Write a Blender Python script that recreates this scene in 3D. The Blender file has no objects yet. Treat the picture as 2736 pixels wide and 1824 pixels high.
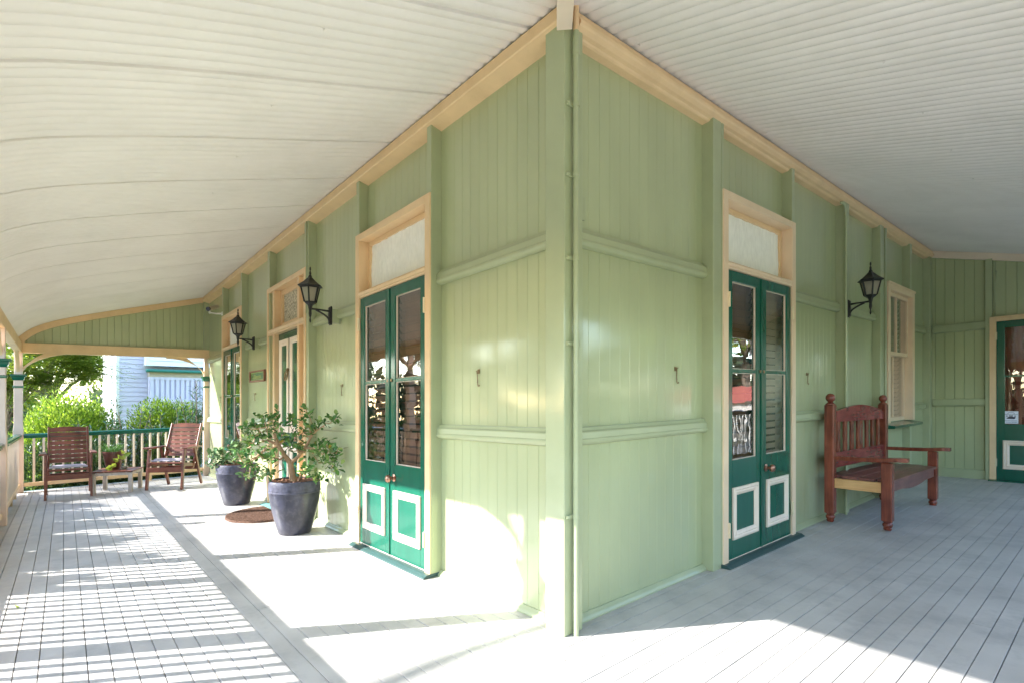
import bpy, bmesh, math, random
from mathutils import Vector, Matrix

# ------------------------------------------------------------------ setup
scene = bpy.context.scene
COL = scene.collection
PI = math.pi
# Added shear of the scene to fit a tilted horizon, lowest to the
# south west: every metre east adds SHEAR_X, every metre north adds SHEAR_Y.
SHEAR_X, SHEAR_Y = 0.0152, 0.0179


def shear_z(x, y):
    return SHEAR_X * x + SHEAR_Y * y


# ------------------------------------------------------------------ materials
MATS = {}


def nodes_of(m):
    m.use_nodes = True
    nt = m.node_tree
    return nt, nt.nodes, nt.links, nt.nodes['Principled BSDF']


def paint(name, col, rough=0.4, var=0.06, bump=0.15, scale=6.0, spec=0.5, stretch=(1, 1, 1), metal=0.0, fine=90.0, coat=0.0,
          dirt=None, dirt_amt=0.0, dirt_scale=3.0):
    """a painted / solid surface: base colour with slight mottling and brush-mark bump"""
    m = bpy.data.materials.new(name)
    nt, N, L, b = nodes_of(m)
    tc = N.new('ShaderNodeTexCoord')
    mp = N.new('ShaderNodeMapping')
    mp.inputs['Scale'].default_value = stretch
    L.new(tc.outputs['Object'], mp.inputs['Vector'])
    n1 = N.new('ShaderNodeTexNoise')
    n1.inputs['Scale'].default_value = scale
    n1.inputs['Detail'].default_value = 6
    L.new(mp.outputs['Vector'], n1.inputs['Vector'])
    ramp = N.new('ShaderNodeValToRGB')
    c = Vector(col)
    lo = [max(0, x * (1 - var * 2)) for x in c]
    hi = [min(1, x * (1 + var * 2)) for x in c]
    ramp.color_ramp.elements[0].position = 0.25
    ramp.color_ramp.elements[1].position = 0.75
    ramp.color_ramp.elements[0].color = (*lo, 1)
    ramp.color_ramp.elements[1].color = (*hi, 1)
    L.new(n1.outputs['Fac'], ramp.inputs['Fac'])
    out = ramp.outputs['Color']
    if dirt:
        n3 = N.new('ShaderNodeTexNoise')
        n3.inputs['Scale'].default_value = dirt_scale
        n3.inputs['Detail'].default_value = 9
        n3.inputs['Roughness'].default_value = 0.7
        L.new(mp.outputs['Vector'], n3.inputs['Vector'])
        r3 = N.new('ShaderNodeValToRGB')
        r3.color_ramp.elements[0].position = 0.48
        r3.color_ramp.elements[1].position = 0.72
        r3.color_ramp.elements[0].color = (0, 0, 0, 1)
        r3.color_ramp.elements[1].color = (dirt_amt,) * 3 + (1,)
        L.new(n3.outputs['Fac'], r3.inputs['Fac'])
        mx = N.new('ShaderNodeMix')
        mx.data_type = 'RGBA'
        mx.inputs['B'].default_value = (*dirt, 1)
        L.new(r3.outputs['Color'], mx.inputs['Factor'])
        L.new(out, mx.inputs['A'])
        out = mx.outputs['Result']
    L.new(out, b.inputs['Base Color'])
    b.inputs['Roughness'].default_value = rough
    b.inputs['Specular IOR Level'].default_value = spec
    b.inputs['Metallic'].default_value = metal
    if coat:
        b.inputs['Coat Weight'].default_value = coat
        b.inputs['Coat Roughness'].default_value = 0.10
    if bump:
        n2 = N.new('ShaderNodeTexNoise')
        n2.inputs['Scale'].default_value = fine
        n2.inputs['Detail'].default_value = 3
        L.new(mp.outputs['Vector'], n2.inputs['Vector'])
        bp = N.new('ShaderNodeBump')
        bp.inputs['Strength'].default_value = bump
        bp.inputs['Distance'].default_value = 0.003
        L.new(n2.outputs['Fac'], bp.inputs['Height'])
        L.new(bp.outputs['Normal'], b.inputs['Normal'])
    MATS[name] = m
    return m


def wood(name, c1, c2, rough=0.5, axis=(1, 14, 14), scale=3.0, bump=0.25):
    m = bpy.data.materials.new(name)
    nt, N, L, b = nodes_of(m)
    tc = N.new('ShaderNodeTexCoord')
    mp = N.new('ShaderNodeMapping')
    mp.inputs['Scale'].default_value = axis
    L.new(tc.outputs['Object'], mp.inputs['Vector'])
    n = N.new('ShaderNodeTexNoise')
    n.inputs['Scale'].default_value = scale
    n.inputs['Detail'].default_value = 8
    n.inputs['Distortion'].default_value = 0.6
    L.new(mp.outputs['Vector'], n.inputs['Vector'])
    n0 = N.new('ShaderNodeTexNoise')
    n0.inputs['Scale'].default_value = 5
    L.new(tc.outputs['Object'], n0.inputs['Vector'])
    ad = N.new('ShaderNodeMath')
    ad.operation = 'MULTIPLY_ADD'
    ad.inputs[1].default_value = 0.6
    L.new(n0.outputs['Fac'], ad.inputs[0])
    ml = N.new('ShaderNodeMath')
    ml.operation = 'MULTIPLY'
    ml.inputs[1].default_value = 0.55
    L.new(n.outputs['Fac'], ml.inputs[0])
    L.new(ml.outputs[0], ad.inputs[2])
    r = N.new('ShaderNodeValToRGB')
    r.color_ramp.elements[0].position = 0.38
    r.color_ramp.elements[1].position = 0.75
    r.color_ramp.elements[0].color = (*c1, 1)
    r.color_ramp.elements[1].color = (*c2, 1)
    L.new(ad.outputs[0], r.inputs['Fac'])
    L.new(r.outputs['Color'], b.inputs['Base Color'])
    b.inputs['Roughness'].default_value = rough
    bp = N.new('ShaderNodeBump')
    bp.inputs['Strength'].default_value = bump
    bp.inputs['Distance'].default_value = 0.002
    L.new(n.outputs['Fac'], bp.inputs['Height'])
    L.new(bp.outputs['Normal'], b.inputs['Normal'])
    MATS[name] = m
    return m


def leaf_mat(name, cols, rough=0.45, trans=0.25, spec=0.5):
    m = bpy.data.materials.new(name)
    nt, N, L, b = nodes_of(m)
    g = N.new('ShaderNodeNewGeometry')
    r = N.new('ShaderNodeValToRGB')
    k = len(cols)
    while len(r.color_ramp.elements) < k:
        r.color_ramp.elements.new(0.5)
    for i, c in enumerate(cols):
        e = r.color_ramp.elements[i]
        e.position = i / (k - 1)
        e.color = (*c, 1)
    L.new(g.outputs['Random Per Island'], r.inputs['Fac'])
    L.new(r.outputs['Color'], b.inputs['Base Color'])
    b.inputs['Roughness'].default_value = rough
    b.inputs['Specular IOR Level'].default_value = spec
    out = [n for n in N if n.type == 'OUTPUT_MATERIAL'][0]
    t = N.new('ShaderNodeBsdfTranslucent')
    L.new(r.outputs['Color'], t.inputs['Color'])
    mx = N.new('ShaderNodeMixShader')
    mx.inputs[0].default_value = trans
    L.new(b.outputs[0], mx.inputs[1])
    L.new(t.outputs[0], mx.inputs[2])
    L.new(mx.outputs[0], out.inputs['Surface'])
    MATS[name] = m
    return m


def glass_mat(name, tint=(1, 1, 1), boost=1.9):
    """window glass: clear sheet that mirrors more at grazing angles (two faces of a pane)"""
    m = bpy.data.materials.new(name)
    m.use_nodes = True
    nt = m.node_tree
    N, L = nt.nodes, nt.links
    N.clear()
    out = N.new('ShaderNodeOutputMaterial')
    tr = N.new('ShaderNodeBsdfTransparent')
    tr.inputs['Color'].default_value = (*tint, 1)
    gl = N.new('ShaderNodeBsdfGlossy')
    gl.inputs['Roughness'].default_value = 0.0
    fr = N.new('ShaderNodeFresnel')
    fr.inputs['IOR'].default_value = 1.52
    mu = N.new('ShaderNodeMath')
    mu.operation = 'MULTIPLY'
    mu.use_clamp = True
    mu.inputs[1].default_value = boost
    L.new(fr.outputs[0], mu.inputs[0])
    # slightly wavy old glass
    tc = N.new('ShaderNodeTexCoord')
    nz = N.new('ShaderNodeTexNoise')
    nz.inputs['Scale'].default_value = 4
    L.new(tc.outputs['Object'], nz.inputs['Vector'])
    bp = N.new('ShaderNodeBump')
    bp.inputs['Strength'].default_value = 0.05
    bp.inputs['Distance'].default_value = 0.02
    L.new(nz.outputs['Fac'], bp.inputs['Height'])
    L.new(bp.outputs['Normal'], gl.inputs['Normal'])
    mx = N.new('ShaderNodeMixShader')
    L.new(mu.outputs[0], mx.inputs[0])
    L.new(tr.outputs[0], mx.inputs[1])
    L.new(gl.outputs[0], mx.inputs[2])
    L.new(mx.outputs[0], out.inputs['Surface'])
    MATS[name] = m
    return m


GREEN = paint('sage_paint', (0.405, 0.445, 0.245), coat=0.9, rough=0.38, var=0.05, bump=0.16, scale=2.5, stretch=(1, 1, 0.35), fine=60)
GREEN_TRIM = paint('sage_trim_paint', (0.385, 0.425, 0.245), coat=0.5, rough=0.38, var=0.03, bump=0.10, scale=5, fine=70)
CREAM = paint('cream_paint', (0.78, 0.55, 0.31), rough=0.4, var=0.03, bump=0.08, scale=5, dirt=(0.45, 0.28, 0.13), dirt_amt=0.25)
CREAM_PALE = paint('pale_cream_paint', (0.80, 0.66, 0.52), rough=0.38, var=0.03, bump=0.08, scale=5)
CREAM_MID = paint('warm_cream_paint', (0.80, 0.60, 0.40), rough=0.38, var=0.03, bump=0.08, scale=5)
PINKISH = paint('post_paint', (0.74, 0.55, 0.43), rough=0.4, var=0.03, bump=0.08, scale=5)
DGREEN = paint('bottle_green_paint', (0.006, 0.098, 0.058), rough=0.15, var=0.07, bump=0.04, scale=9, fine=40, stretch=(1, 1, 0.2))
CEIL = paint('white_iron', (0.84, 0.79, 0.75), rough=0.5, var=0.025, bump=0.0, scale=1.2, dirt=(0.55, 0.5, 0.43), dirt_amt=0.2, dirt_scale=2)
FLOORP = paint('grey_floor_paint', (0.50, 0.473, 0.44), rough=0.46, var=0.08, bump=0.25, scale=2.2, fine=50,
               dirt=(0.29, 0.285, 0.275), dirt_amt=0.7, dirt_scale=3.2, stretch=(1, 1, 1))
FLOORGAP = paint('floor_gap_dark', (0.2, 0.2, 0.2), bump=0)
SILLG = paint('sill_dark_green', (0.03, 0.075, 0.07), rough=0.4)
TEAL = paint('teal_edge_paint', (0.10, 0.26, 0.26), rough=0.5)
IRON = paint('black_iron', (0.012, 0.012, 0.013), rough=0.42, var=0.1, bump=0.2, scale=20, fine=200)
BRASS = paint('aged_brass', (0.25, 0.18, 0.10), rough=0.35, var=0.2, bump=0.1, scale=40, metal=0.9)
COPPER = paint('copper_knob', (0.42, 0.22, 0.15), rough=0.28, var=0.1, bump=0.02, scale=30, metal=0.85)
HINGE = paint('hinge_paint', (0.80, 0.68, 0.45), rough=0.4)
WHITE = paint('white_plastic', (0.78, 0.78, 0.76), rough=0.4, bump=0)
BLACKP = paint('black_plastic', (0.02, 0.02, 0.025), rough=0.2, bump=0)
BLIND = wood('blind_timber', (0.17, 0.08, 0.045), (0.30, 0.15, 0.09), rough=0.4, axis=(1, 1, 20), bump=0.05)
BLIND_LIT = wood('blind_timber_lit', (0.50, 0.38, 0.25), (0.68, 0.54, 0.38), rough=0.4, axis=(1, 1, 20), bump=0.05)  # lighter copy of the blind timber, brightened as if lit through the glass
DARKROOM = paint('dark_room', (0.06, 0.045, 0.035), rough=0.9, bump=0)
CLOTH = paint('transom_cloth', (0.90, 0.88, 0.80), rough=0.9, var=0.035, bump=1.0, scale=38, fine=55, stretch=(1, 1, 0.35), spec=0.1)
LACE = paint('lace_cloth', (0.52, 0.46, 0.34), rough=0.95, var=0.35, bump=1.0, scale=45, fine=45, spec=0.1)
CURTAIN = paint('red_curtain', (0.23, 0.05, 0.035), rough=0.9, var=0.12, bump=0.3, scale=8, spec=0.1)
GLASS = glass_mat('window_glass', boost=2.6)
LGLASS = glass_mat('lantern_glass', tint=(0.80, 0.76, 0.66), boost=2.0)
_nt = LGLASS.node_tree
_o = [n for n in _nt.nodes if n.type == 'OUTPUT_MATERIAL'][0]
_src = _o.inputs['Surface'].links[0].from_socket
_tl = _nt.nodes.new('ShaderNodeBsdfTranslucent')
_tl.inputs['Color'].default_value = (0.85, 0.78, 0.62, 1)
_df = _nt.nodes.new('ShaderNodeBsdfDiffuse')
_df.inputs['Color'].default_value = (0.75, 0.68, 0.55, 1)
_ad = _nt.nodes.new('ShaderNodeMixShader')
_nt.links.new(_tl.outputs[0], _ad.inputs[1])
_nt.links.new(_df.outputs[0], _ad.inputs[2])
_mx = _nt.nodes.new('ShaderNodeMixShader')
_mx.inputs[0].default_value = 0.5
_nt.links.new(_src, _mx.inputs[1])
_nt.links.new(_ad.outputs[0], _mx.inputs[2])
_nt.links.new(_mx.outputs[0], _o.inputs['Surface'])
JGLASS = glass_mat('jar_glass', tint=(0.9, 0.93, 0.9), boost=1.5)
BULB = paint('lamp_bulb', (0.8, 0.78, 0.72), rough=0.3, bump=0)
JARRAH = wood('red_timber', (0.10, 0.020, 0.012), (0.30, 0.072, 0.036), rough=0.24, axis=(14, 14, 1.2))
JARRAH_L = wood('red_timber_long', (0.12, 0.016, 0.018), (0.32, 0.055, 0.045), rough=0.24, axis=(14, 1.2, 14))
BENCHSEAT = wood('seat_timber', (0.10, 0.032, 0.03), (0.28, 0.11, 0.085), rough=0.3, axis=(14, 1.0, 14))
PALEWOOD = wood('raw_pine', (0.55, 0.28, 0.10), (0.78, 0.47, 0.20), rough=0.5, axis=(1.4, 12, 12))
CHAIRW = wood('chair_timber', (0.085, 0.024, 0.013), (0.24, 0.072, 0.04), rough=0.4, axis=(6, 2, 8))
GREYW = wood('weathered_timber', (0.40, 0.34, 0.29), (0.62, 0.55, 0.48), rough=0.7, axis=(10, 10, 1.2))
CUSH = paint('cushion_cloth', (0.42, 0.38, 0.42), rough=0.95, bump=0.4, fine=220, spec=0.1)
POTM = paint('dark_glazed_pot', (0.034, 0.035, 0.056), coat=0.3, rough=0.36, var=0.3, bump=0.12, scale=7, fine=40, dirt=(0.25, 0.24, 0.26), dirt_amt=0.18, dirt_scale=22)
POTBAND = paint('pot_rough_band', (0.06, 0.06, 0.09), rough=0.5, var=0.3, bump=1.0, scale=20, fine=55)
POTBROWN = paint('brown_glazed_pot', (0.12, 0.042, 0.028), rough=0.3, var=0.2, bump=0.05, scale=12)
MULCH = paint('bark_mulch', (0.24, 0.12, 0.07), rough=0.95, var=0.3, bump=0.6, scale=40)
COIR = paint('coir', (0.12, 0.072, 0.052), rough=1.0, var=0.35, bump=1.0, scale=60, fine=160, spec=0.05)
STEM = paint('jade_stem', (0.36, 0.22, 0.12), rough=0.7, var=0.15, bump=0.5, scale=20, fine=60)
BARK = paint('bark', (0.16, 0.12, 0.09), rough=0.95, var=0.3, bump=0.8, scale=9, fine=30)
GUMBARK = paint('gum_bark', (0.45, 0.40, 0.34), rough=0.8, var=0.2, bump=0.4, scale=3, fine=20)
GRASS = paint('lawn', (0.10, 0.15, 0.045), rough=1.0, var=0.3, bump=0.8, scale=3, fine=40, spec=0.1, dirt=(0.26, 0.22, 0.12), dirt_amt=0.6, dirt_scale=0.8)
ASPHALT = paint('road_surface', (0.13, 0.125, 0.16), rough=0.85, var=0.12, bump=0.5, scale=1.2, fine=60)
CONCRETE = paint('pale_concrete', (0.55, 0.52, 0.47), rough=0.85, var=0.1, bump=0.4, scale=3)
NHOUSE_SHADED = paint('shaded_white_paint', (0.62, 0.60, 0.74), rough=0.6, var=0.03, bump=0.1, scale=3)  # white house paint with the lavender of its shaded face put into the colour
NHOUSE2 = paint('white_paint', (0.80, 0.80, 0.82), rough=0.6, var=0.03, bump=0.1, scale=3)
NGREEN = paint('gutter_green', (0.02, 0.17, 0.13), rough=0.35)
NBEIGE = paint('beige_board', (0.5, 0.42, 0.33), rough=0.6)
ROOFM = paint('iron_roof', (0.45, 0.45, 0.45), rough=0.5, bump=0)
SIGNGREEN = paint('sign_green', (0.03, 0.15, 0.035), rough=0.35, var=0.15, scale=30)
SIGNGOLD = paint('sign_gold', (0.55, 0.60, 0.20), rough=0.5, bump=0)
PAPER = paint('white_paper', (0.78, 0.78, 0.85), rough=0.6, bump=0)
INK = paint('dark_ink', (0.02, 0.02, 0.05), rough=0.6, bump=0)
REDCAR = paint('red_iron', (0.42, 0.11, 0.08), rough=0.5, bump=0)

L_JADE = leaf_mat('jade_leaf', [(0.03, 0.10, 0.025), (0.055, 0.16, 0.04), (0.09, 0.21, 0.05), (0.14, 0.26, 0.07), (0.26, 0.33, 0.09)], rough=0.22, trans=0.08)
L_JADE2 = leaf_mat('jade_leaf_pale', [(0.08, 0.16, 0.07), (0.14, 0.24, 0.10), (0.24, 0.33, 0.15)], rough=0.25, trans=0.06)
L_LIME = leaf_mat('lime_leaf', [(0.07, 0.13, 0.015), (0.17, 0.28, 0.02), (0.30, 0.42, 0.03), (0.42, 0.50, 0.06)], rough=0.5, trans=0.45)
L_FERN = leaf_mat('feathery_leaf', [(0.09, 0.18, 0.02), (0.19, 0.30, 0.03), (0.33, 0.40, 0.04), (0.50, 0.50, 0.06)], rough=0.5, trans=0.6)
L_OLE = leaf_mat('oleander_leaf', [(0.025, 0.07, 0.03), (0.045, 0.11, 0.045), (0.09, 0.17, 0.06)], rough=0.35, trans=0.2)
L_DARK = leaf_mat('dark_hedge_leaf', [(0.015, 0.045, 0.012), (0.03, 0.075, 0.018), (0.06, 0.11, 0.025), (0.12, 0.17, 0.04)], rough=0.3, trans=0.2)
L_GUM = leaf_mat('gum_leaf', [(0.05, 0.08, 0.03), (0.09, 0.12, 0.05), (0.14, 0.17, 0.07)], rough=0.5, trans=0.3)
L_VINE = leaf_mat('vine_leaf', [(0.20, 0.30, 0.03), (0.32, 0.38, 0.05)], rough=0.4, trans=0.3)
L_YEL = leaf_mat('yellow_leaf', [(0.5, 0.33, 0.03), (0.55, 0.42, 0.05)], rough=0.4, trans=0.1)


# ------------------------------------------------------------------ builders
def ident(u, v, z):
    return (u, v, z)


def left_wall(u, v, z):      # street wall: u runs along x, v comes out towards the street (-y)
    return (u, -v, z)


def right_wall(u, v, z):     # side wall: u runs along y, v comes out towards +x
    return (v, u, z)


class MB:
    def __init__(self, fn=ident):
        self.v, self.f, self.fn = [], [], fn

    def add(self, verts, faces):
        o = len(self.v)
        self.v += [self.fn(*p) for p in verts]
        self.f += [tuple(i + o for i in f) for f in faces]
        return self

    def box(self, a, b):
        (x0, y0, z0), (x1, y1, z1) = a, b
        return self.add([(x0, y0, z0), (x1, y0, z0), (x1, y1, z0), (x0, y1, z0), (x0, y0, z1), (x1, y0, z1), (x1, y1, z1), (x0, y1, z1)],
                        [(0, 3, 2, 1), (4, 5, 6, 7), (0, 1, 5, 4), (1, 2, 6, 5), (2, 3, 7, 6), (3, 0, 4, 7)])

    def hexa(self, b4, t4):
        return self.add(list(b4) + list(t4), [(0, 3, 2, 1), (4, 5, 6, 7), (0, 1, 5, 4), (1, 2, 6, 5), (2, 3, 7, 6), (3, 0, 4, 7)])

    def prism(self, p0, p1):
        """two matching rings of 3D points joined into a closed solid"""
        n = len(p0)
        f = [(i, (i + 1) % n, n + (i + 1) % n, n + i) for i in range(n)]
        f += [tuple(range(n - 1, -1, -1)), tuple(range(n, 2 * n))]
        return self.add(list(p0) + list(p1), f)

    def run(self, poly, u0, u1):
        """moulding: (v, z) outline run along u"""
        return self.prism([(u0, v, z) for v, z in poly], [(u1, v, z) for v, z in poly])

    def bar(self, a, b, w, h, up=(0, 0, 1)):
        a, b = Vector(a), Vector(b)
        d = (b - a).normalized()
        s = d.cross(Vector(up))
        if s.length < 1e-4:
            s = d.cross(Vector((0, 1, 0)))
        s.normalize()
        t = s.cross(d)
        s *= w / 2
        t *= h / 2
        return self.hexa([a - s - t, a + s - t, b + s - t, b - s - t], [a - s + t, a + s + t, b + s + t, b - s + t])

    def tube(self, pts, r, n=8, cap=True):
        pts = [Vector(p) for p in pts]
        if not isinstance(r, (list, tuple)):
            r = [r] * len(pts)
        vs, fs = [], []
        ref = None
        for i, p in enumerate(pts):
            d = (pts[min(i + 1, len(pts) - 1)] - pts[max(i - 1, 0)]).normalized()
            if ref is None:
                ref = d.orthogonal().normalized()
            ref = (ref - d * ref.dot(d))
            if ref.length < 1e-5:
                ref = d.orthogonal()
            ref.normalize()
            q = d.cross(ref)
            for k in range(n):
                a = 2 * PI * k / n
                vs.append(tuple(p + (ref * math.cos(a) + q * math.sin(a)) * r[i]))
        m = len(pts)
        for i in range(m - 1):
            for k in range(n):
                fs.append((i * n + k, i * n + (k + 1) % n, (i + 1) * n + (k + 1) % n, (i + 1) * n + k))
        if cap:
            fs.append(tuple(range(n - 1, -1, -1)))
            fs.append(tuple((m - 1) * n + k for k in range(n)))
        return self.add(vs, fs)

    def lathe(self, prof, c=(0, 0, 0), n=24, a0=0.0, axis='z'):
        vs, fs = [], []
        m = len(prof)
        for r, h in prof:
            for k in range(n):
                a = a0 + 2 * PI * k / n
                x, y = r * math.cos(a), r * math.sin(a)
                if axis == 'z':
                    vs.append((c[0] + x, c[1] + y, c[2] + h))
                elif axis == 'y':
                    vs.append((c[0] + x, c[1] + h, c[2] + y))
                else:
                    vs.append((c[0] + h, c[1] + x, c[2] + y))
        for i in range(m - 1):
            for k in range(n):
                fs.append((i * n + k, i * n + (k + 1) % n, (i + 1) * n + (k + 1) % n, (i + 1) * n + k))
        if prof[0][0] > 1e-6:
            fs.append(tuple(range(n - 1, -1, -1)))
        if prof[-1][0] > 1e-6:
            fs.append(tuple((m - 1) * n + k for k in range(n)))
        return self.add(vs, fs)

    def leaf(self, p, d, nrm, L, W, fold=0.25, shape='lance'):
        """one leaf: base p, direction d, face normal nrm"""
        d = Vector(d).normalized()
        nrm = Vector(nrm)
        s = d.cross(nrm)
        if s.length < 1e-4:
            s = d.orthogonal()
        s.normalize()
        u = s.cross(d)
        p = Vector(p)
        if shape == 'lance':
            k = ((0.0, 0.04), (0.45, 0.5), (1.0, 0.02))
        elif shape == 'obov':
            k = ((0.0, 0.10), (0.62, 0.5), (1.0, 0.20))
        else:
            k = ((0.0, 0.15), (0.4, 0.5), (1.0, 0.05))
        vs = []
        for t, w in k:
            c = p + d * (L * t) - u * (fold * L * t * t * 0.35)
            e = u * (fold * W * w)
            vs += [tuple(c - s * (W * w) + e), tuple(c), tuple(c + s * (W * w) + e)]
        return self.add(vs, [(0, 1, 4, 3), (1, 2, 5, 4), (3, 4, 7, 6), (4, 5, 8, 7)])

    def build(self, name, mat, parent=None, world=True, smooth=False, bevel=0.0, normals=True, angle=None):
        me = bpy.data.meshes.new(name)
        vs = self.v
        if world:
            vs = [(x, y, z + shear_z(x, y)) for x, y, z in vs]
        me.from_pydata([tuple(p) for p in vs], [], self.f)
        if normals:
            bm = bmesh.new()
            bm.from_mesh(me)
            bmesh.ops.recalc_face_normals(bm, faces=bm.faces)
            bm.to_mesh(me)
            bm.free()
        me.materials.append(mat)
        if smooth:
            me.polygons.foreach_set('use_smooth', [True] * len(me.polygons))
            if angle:
                me.set_sharp_from_angle(angle=math.radians(angle))
        me.update()
        o = bpy.data.objects.new(name, me)
        COL.objects.link(o)
        if parent:
            o.parent = parent
        if bevel:
            b = o.modifiers.new('edge', 'BEVEL')
            b.width = bevel
            b.segments = 2
            b.limit_method = 'ANGLE'
            b.angle_limit = math.radians(40)
            b.harden_normals = False
        return o


def thing(name, label, cat, loc=(0, 0, 0), rz=0.0, group=None):
    o = bpy.data.objects.new(name, None)
    o.empty_display_size = 0.1
    COL.objects.link(o)
    o.location = (loc[0], loc[1], loc[2] + shear_z(loc[0], loc[1]))
    o.rotation_euler = (0, 0, rz)
    o['label'] = label
    o['category'] = cat
    if group:
        o['group'] = group
    return o


def tag(o, label, cat, group=None):
    o['label'] = label
    o['category'] = cat
    if group:
        o['group'] = group
    return o


def dup(root, loc, rz, label):
    r = root.copy()
    COL.objects.link(r)
    r.location = (loc[0], loc[1], loc[2] + shear_z(loc[0], loc[1]))
    r.rotation_euler = (0, 0, rz)
    r['label'] = label
    for ch in root.children:
        c = ch.copy()
        COL.objects.link(c)
        c.parent = r
        for g in ch.children:
            e = g.copy()
            COL.objects.link(e)
            e.parent = c
    return r


# ------------------------------------------------------------------ key sizes (metres, house corner at the origin)
BV = -0.09                    # face of the boarding behind the studs
XW, YE = -9.80, 8.20          # far ends of the two verandah wings
PD = 2.66                     # distance of the verandah posts from the studs
FLOOR_D = 2.78

PROF = [(-0.075, 3.508), (0.0, 3.487), (0.3, 3.405), (0.7, 3.295), (1.1, 3.185), (1.4, 3.105), (1.7, 3.018), (2.0, 2.925), (2.15, 2.875),
        (2.3, 2.815), (2.42, 2.755), (2.52, 2.69), (2.60, 2.62), (2.66, 2.55), (2.705, 2.47), (2.735, 2.39)]


def zprof(d):
    if d <= PROF[0][0]:
        return PROF[0][1]
    for (d0, z0), (d1, z1) in zip(PROF, PROF[1:]):
        if d <= d1:
            return z0 + (z1 - z0) * (d - d0) / (d1 - d0)
    return PROF[-1][1]


house = thing('timber_house', 'sage green timber house with cream trim, green double doors and a wraparound verandah', 'house')


# ------------------------------------------------------------------ verandah floor
def floor_mesh():
    m = MB()
    pitch, gap = 0.0955, 0.0042
    n = int(FLOOR_D / pitch) + 1
    rnd = random.Random(2)
    joint = 0.0018
    for i in range(n + 1):
        d0 = -0.10 + i * pitch
        d1 = d0 + pitch - gap
        a0, a1 = max(d0, -0.09), d1
        # street wing: boards run along x, butt jointed, mitred on the diagonal
        cuts = []
        x = XW - 0.12 + rnd.uniform(1.2, 4.6)
        while x < -1.2:
            cuts.append(x)
            x += rnd.uniform(2.6, 4.8)
        xs = [XW - 0.12] + cuts + [None]
        for p, q in zip(xs, xs[1:]):
            dz = rnd.uniform(-0.0012, 0.0012)
            l = p + (joint if p in cuts else 0)
            r0, r1 = (q - joint, q - joint) if q is not None else (a0 - 0.001, a1 - 0.001)
            m.add([(l, -a0, dz), (r0, -a0, dz), (r1, -a1, dz), (l, -a1, dz), (l, -a0, -0.022), (r0, -a0, -0.022), (r1, -a1, -0.022), (l, -a1, -0.022)],
                  [(3, 2, 1, 0), (0, 1, 5, 4), (1, 2, 6, 5), (2, 3, 7, 6), (3, 0, 4, 7), (4, 5, 6, 7)])
        cuts = []
        y = YE + 0.1 - rnd.uniform(1.2, 4.6)
        while y > 1.4:
            cuts.append(y)
            y -= rnd.uniform(2.6, 4.8)
        ys = [YE + 0.1] + cuts + [None]
        for p, q in zip(ys, ys[1:]):
            dz = rnd.uniform(-0.0012, 0.0012)
            t = p - (joint if p in cuts else 0)
            b0, b1 = (q + joint, q + joint) if q is not None else (-a0 + 0.001, -a1 + 0.001)
            m.add([(a0, t, dz), (a0, b0, dz), (a1, b1, dz), (a1, t, dz), (a0, t, -0.022), (a0, b0, -0.022), (a1, b1, -0.022), (a1, t, -0.022)],
                  [(0, 1, 2, 3), (4, 5, 1, 0), (5, 6, 2, 1), (6, 7, 3, 2), (7, 4, 0, 3), (7, 6, 5, 4)])
    return m


deck = floor_mesh().build('verandah_floor', FLOORP, bevel=0.0015)
deck['kind'] = 'structure'
m = MB()
m.box((XW - 0.11, -FLOOR_D + 0.03, -0.20), (-0.1, 0.08, -0.0235))
m.box((-0.1, -FLOOR_D + 0.03, -0.20), (FLOOR_D - 0.03, YE + 0.08, -0.0235))
o = m.build('floor_frame', FLOORGAP)
o['kind'] = 'structure'
m = MB()
m.box((XW - 0.16, -FLOOR_D - 0.10, -0.24), (XW - 0.121, 0.1, 0.001))
m.box((XW - 0.12, -FLOOR_D - 0.13, -0.24), (FLOOR_D + 0.13, -FLOOR_D - 0.101, 0.001))
m.box((FLOOR_D + 0.101, -FLOOR_D - 0.10, -0.24), (FLOOR_D + 0.13, YE + 0.1, 0.001))
o = m.build('floor_edge', TEAL)
o['kind'] = 'structure'


# ------------------------------------------------------------------ walls
def boards(m, u0, u1, z0, z1, v=BV, pitch=0.1, off=0.0):
    """V-jointed vertical boards as one folded sheet with small grooves"""
    g = 0.0022
    us = [(u0, v)]
    k = math.ceil((u0 - off) / pitch - 1e-6)
    while off + k * pitch < u1 - 1e-6:
        c = off + k * pitch
        if c - g > u0 and c + g < u1:
            us += [(c - g, v), (c, v - 0.0032), (c + g, v)]
        k += 1
    us.append((u1, v))
    for (a, va), (b, vb) in zip(us, us[1:]):
        m.add([(a, va, z0), (b, vb, z0), (b, vb, z1), (a, va, z1)], [(0, 1, 2, 3)])
    return m


RAIL_HI = (2.19, 2.302)
RAIL_LO = (1.035, 1.142)


def belt(m, u0, u1, z0, z1, v=BV):
    m.run([(v, z1), (v + 0.018, z1 - 0.002), (v + 0.022, z1 - 0.012), (v + 0.026, z1 - 0.022), (v + 0.036, z1 - 0.027), (v + 0.040, z1 - 0.034),
           (v + 0.043, z0 + 0.042), (v + 0.048, z0 + 0.034), (v + 0.048, z0 + 0.020), (v + 0.040, z0 + 0.008), (v + 0.026, z0 + 0.002), (v, z0)], u0, u1)
    return m


def skirt(m, u0, u1, v=BV):
    m.run([(v, 0.044), (v + 0.010, 0.043), (v + 0.017, 0.034), (v + 0.026, 0.024), (v + 0.036, 0.010), (v + 0.037, 0.0), (v, 0.0)], u0, u1)
    return m


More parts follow.
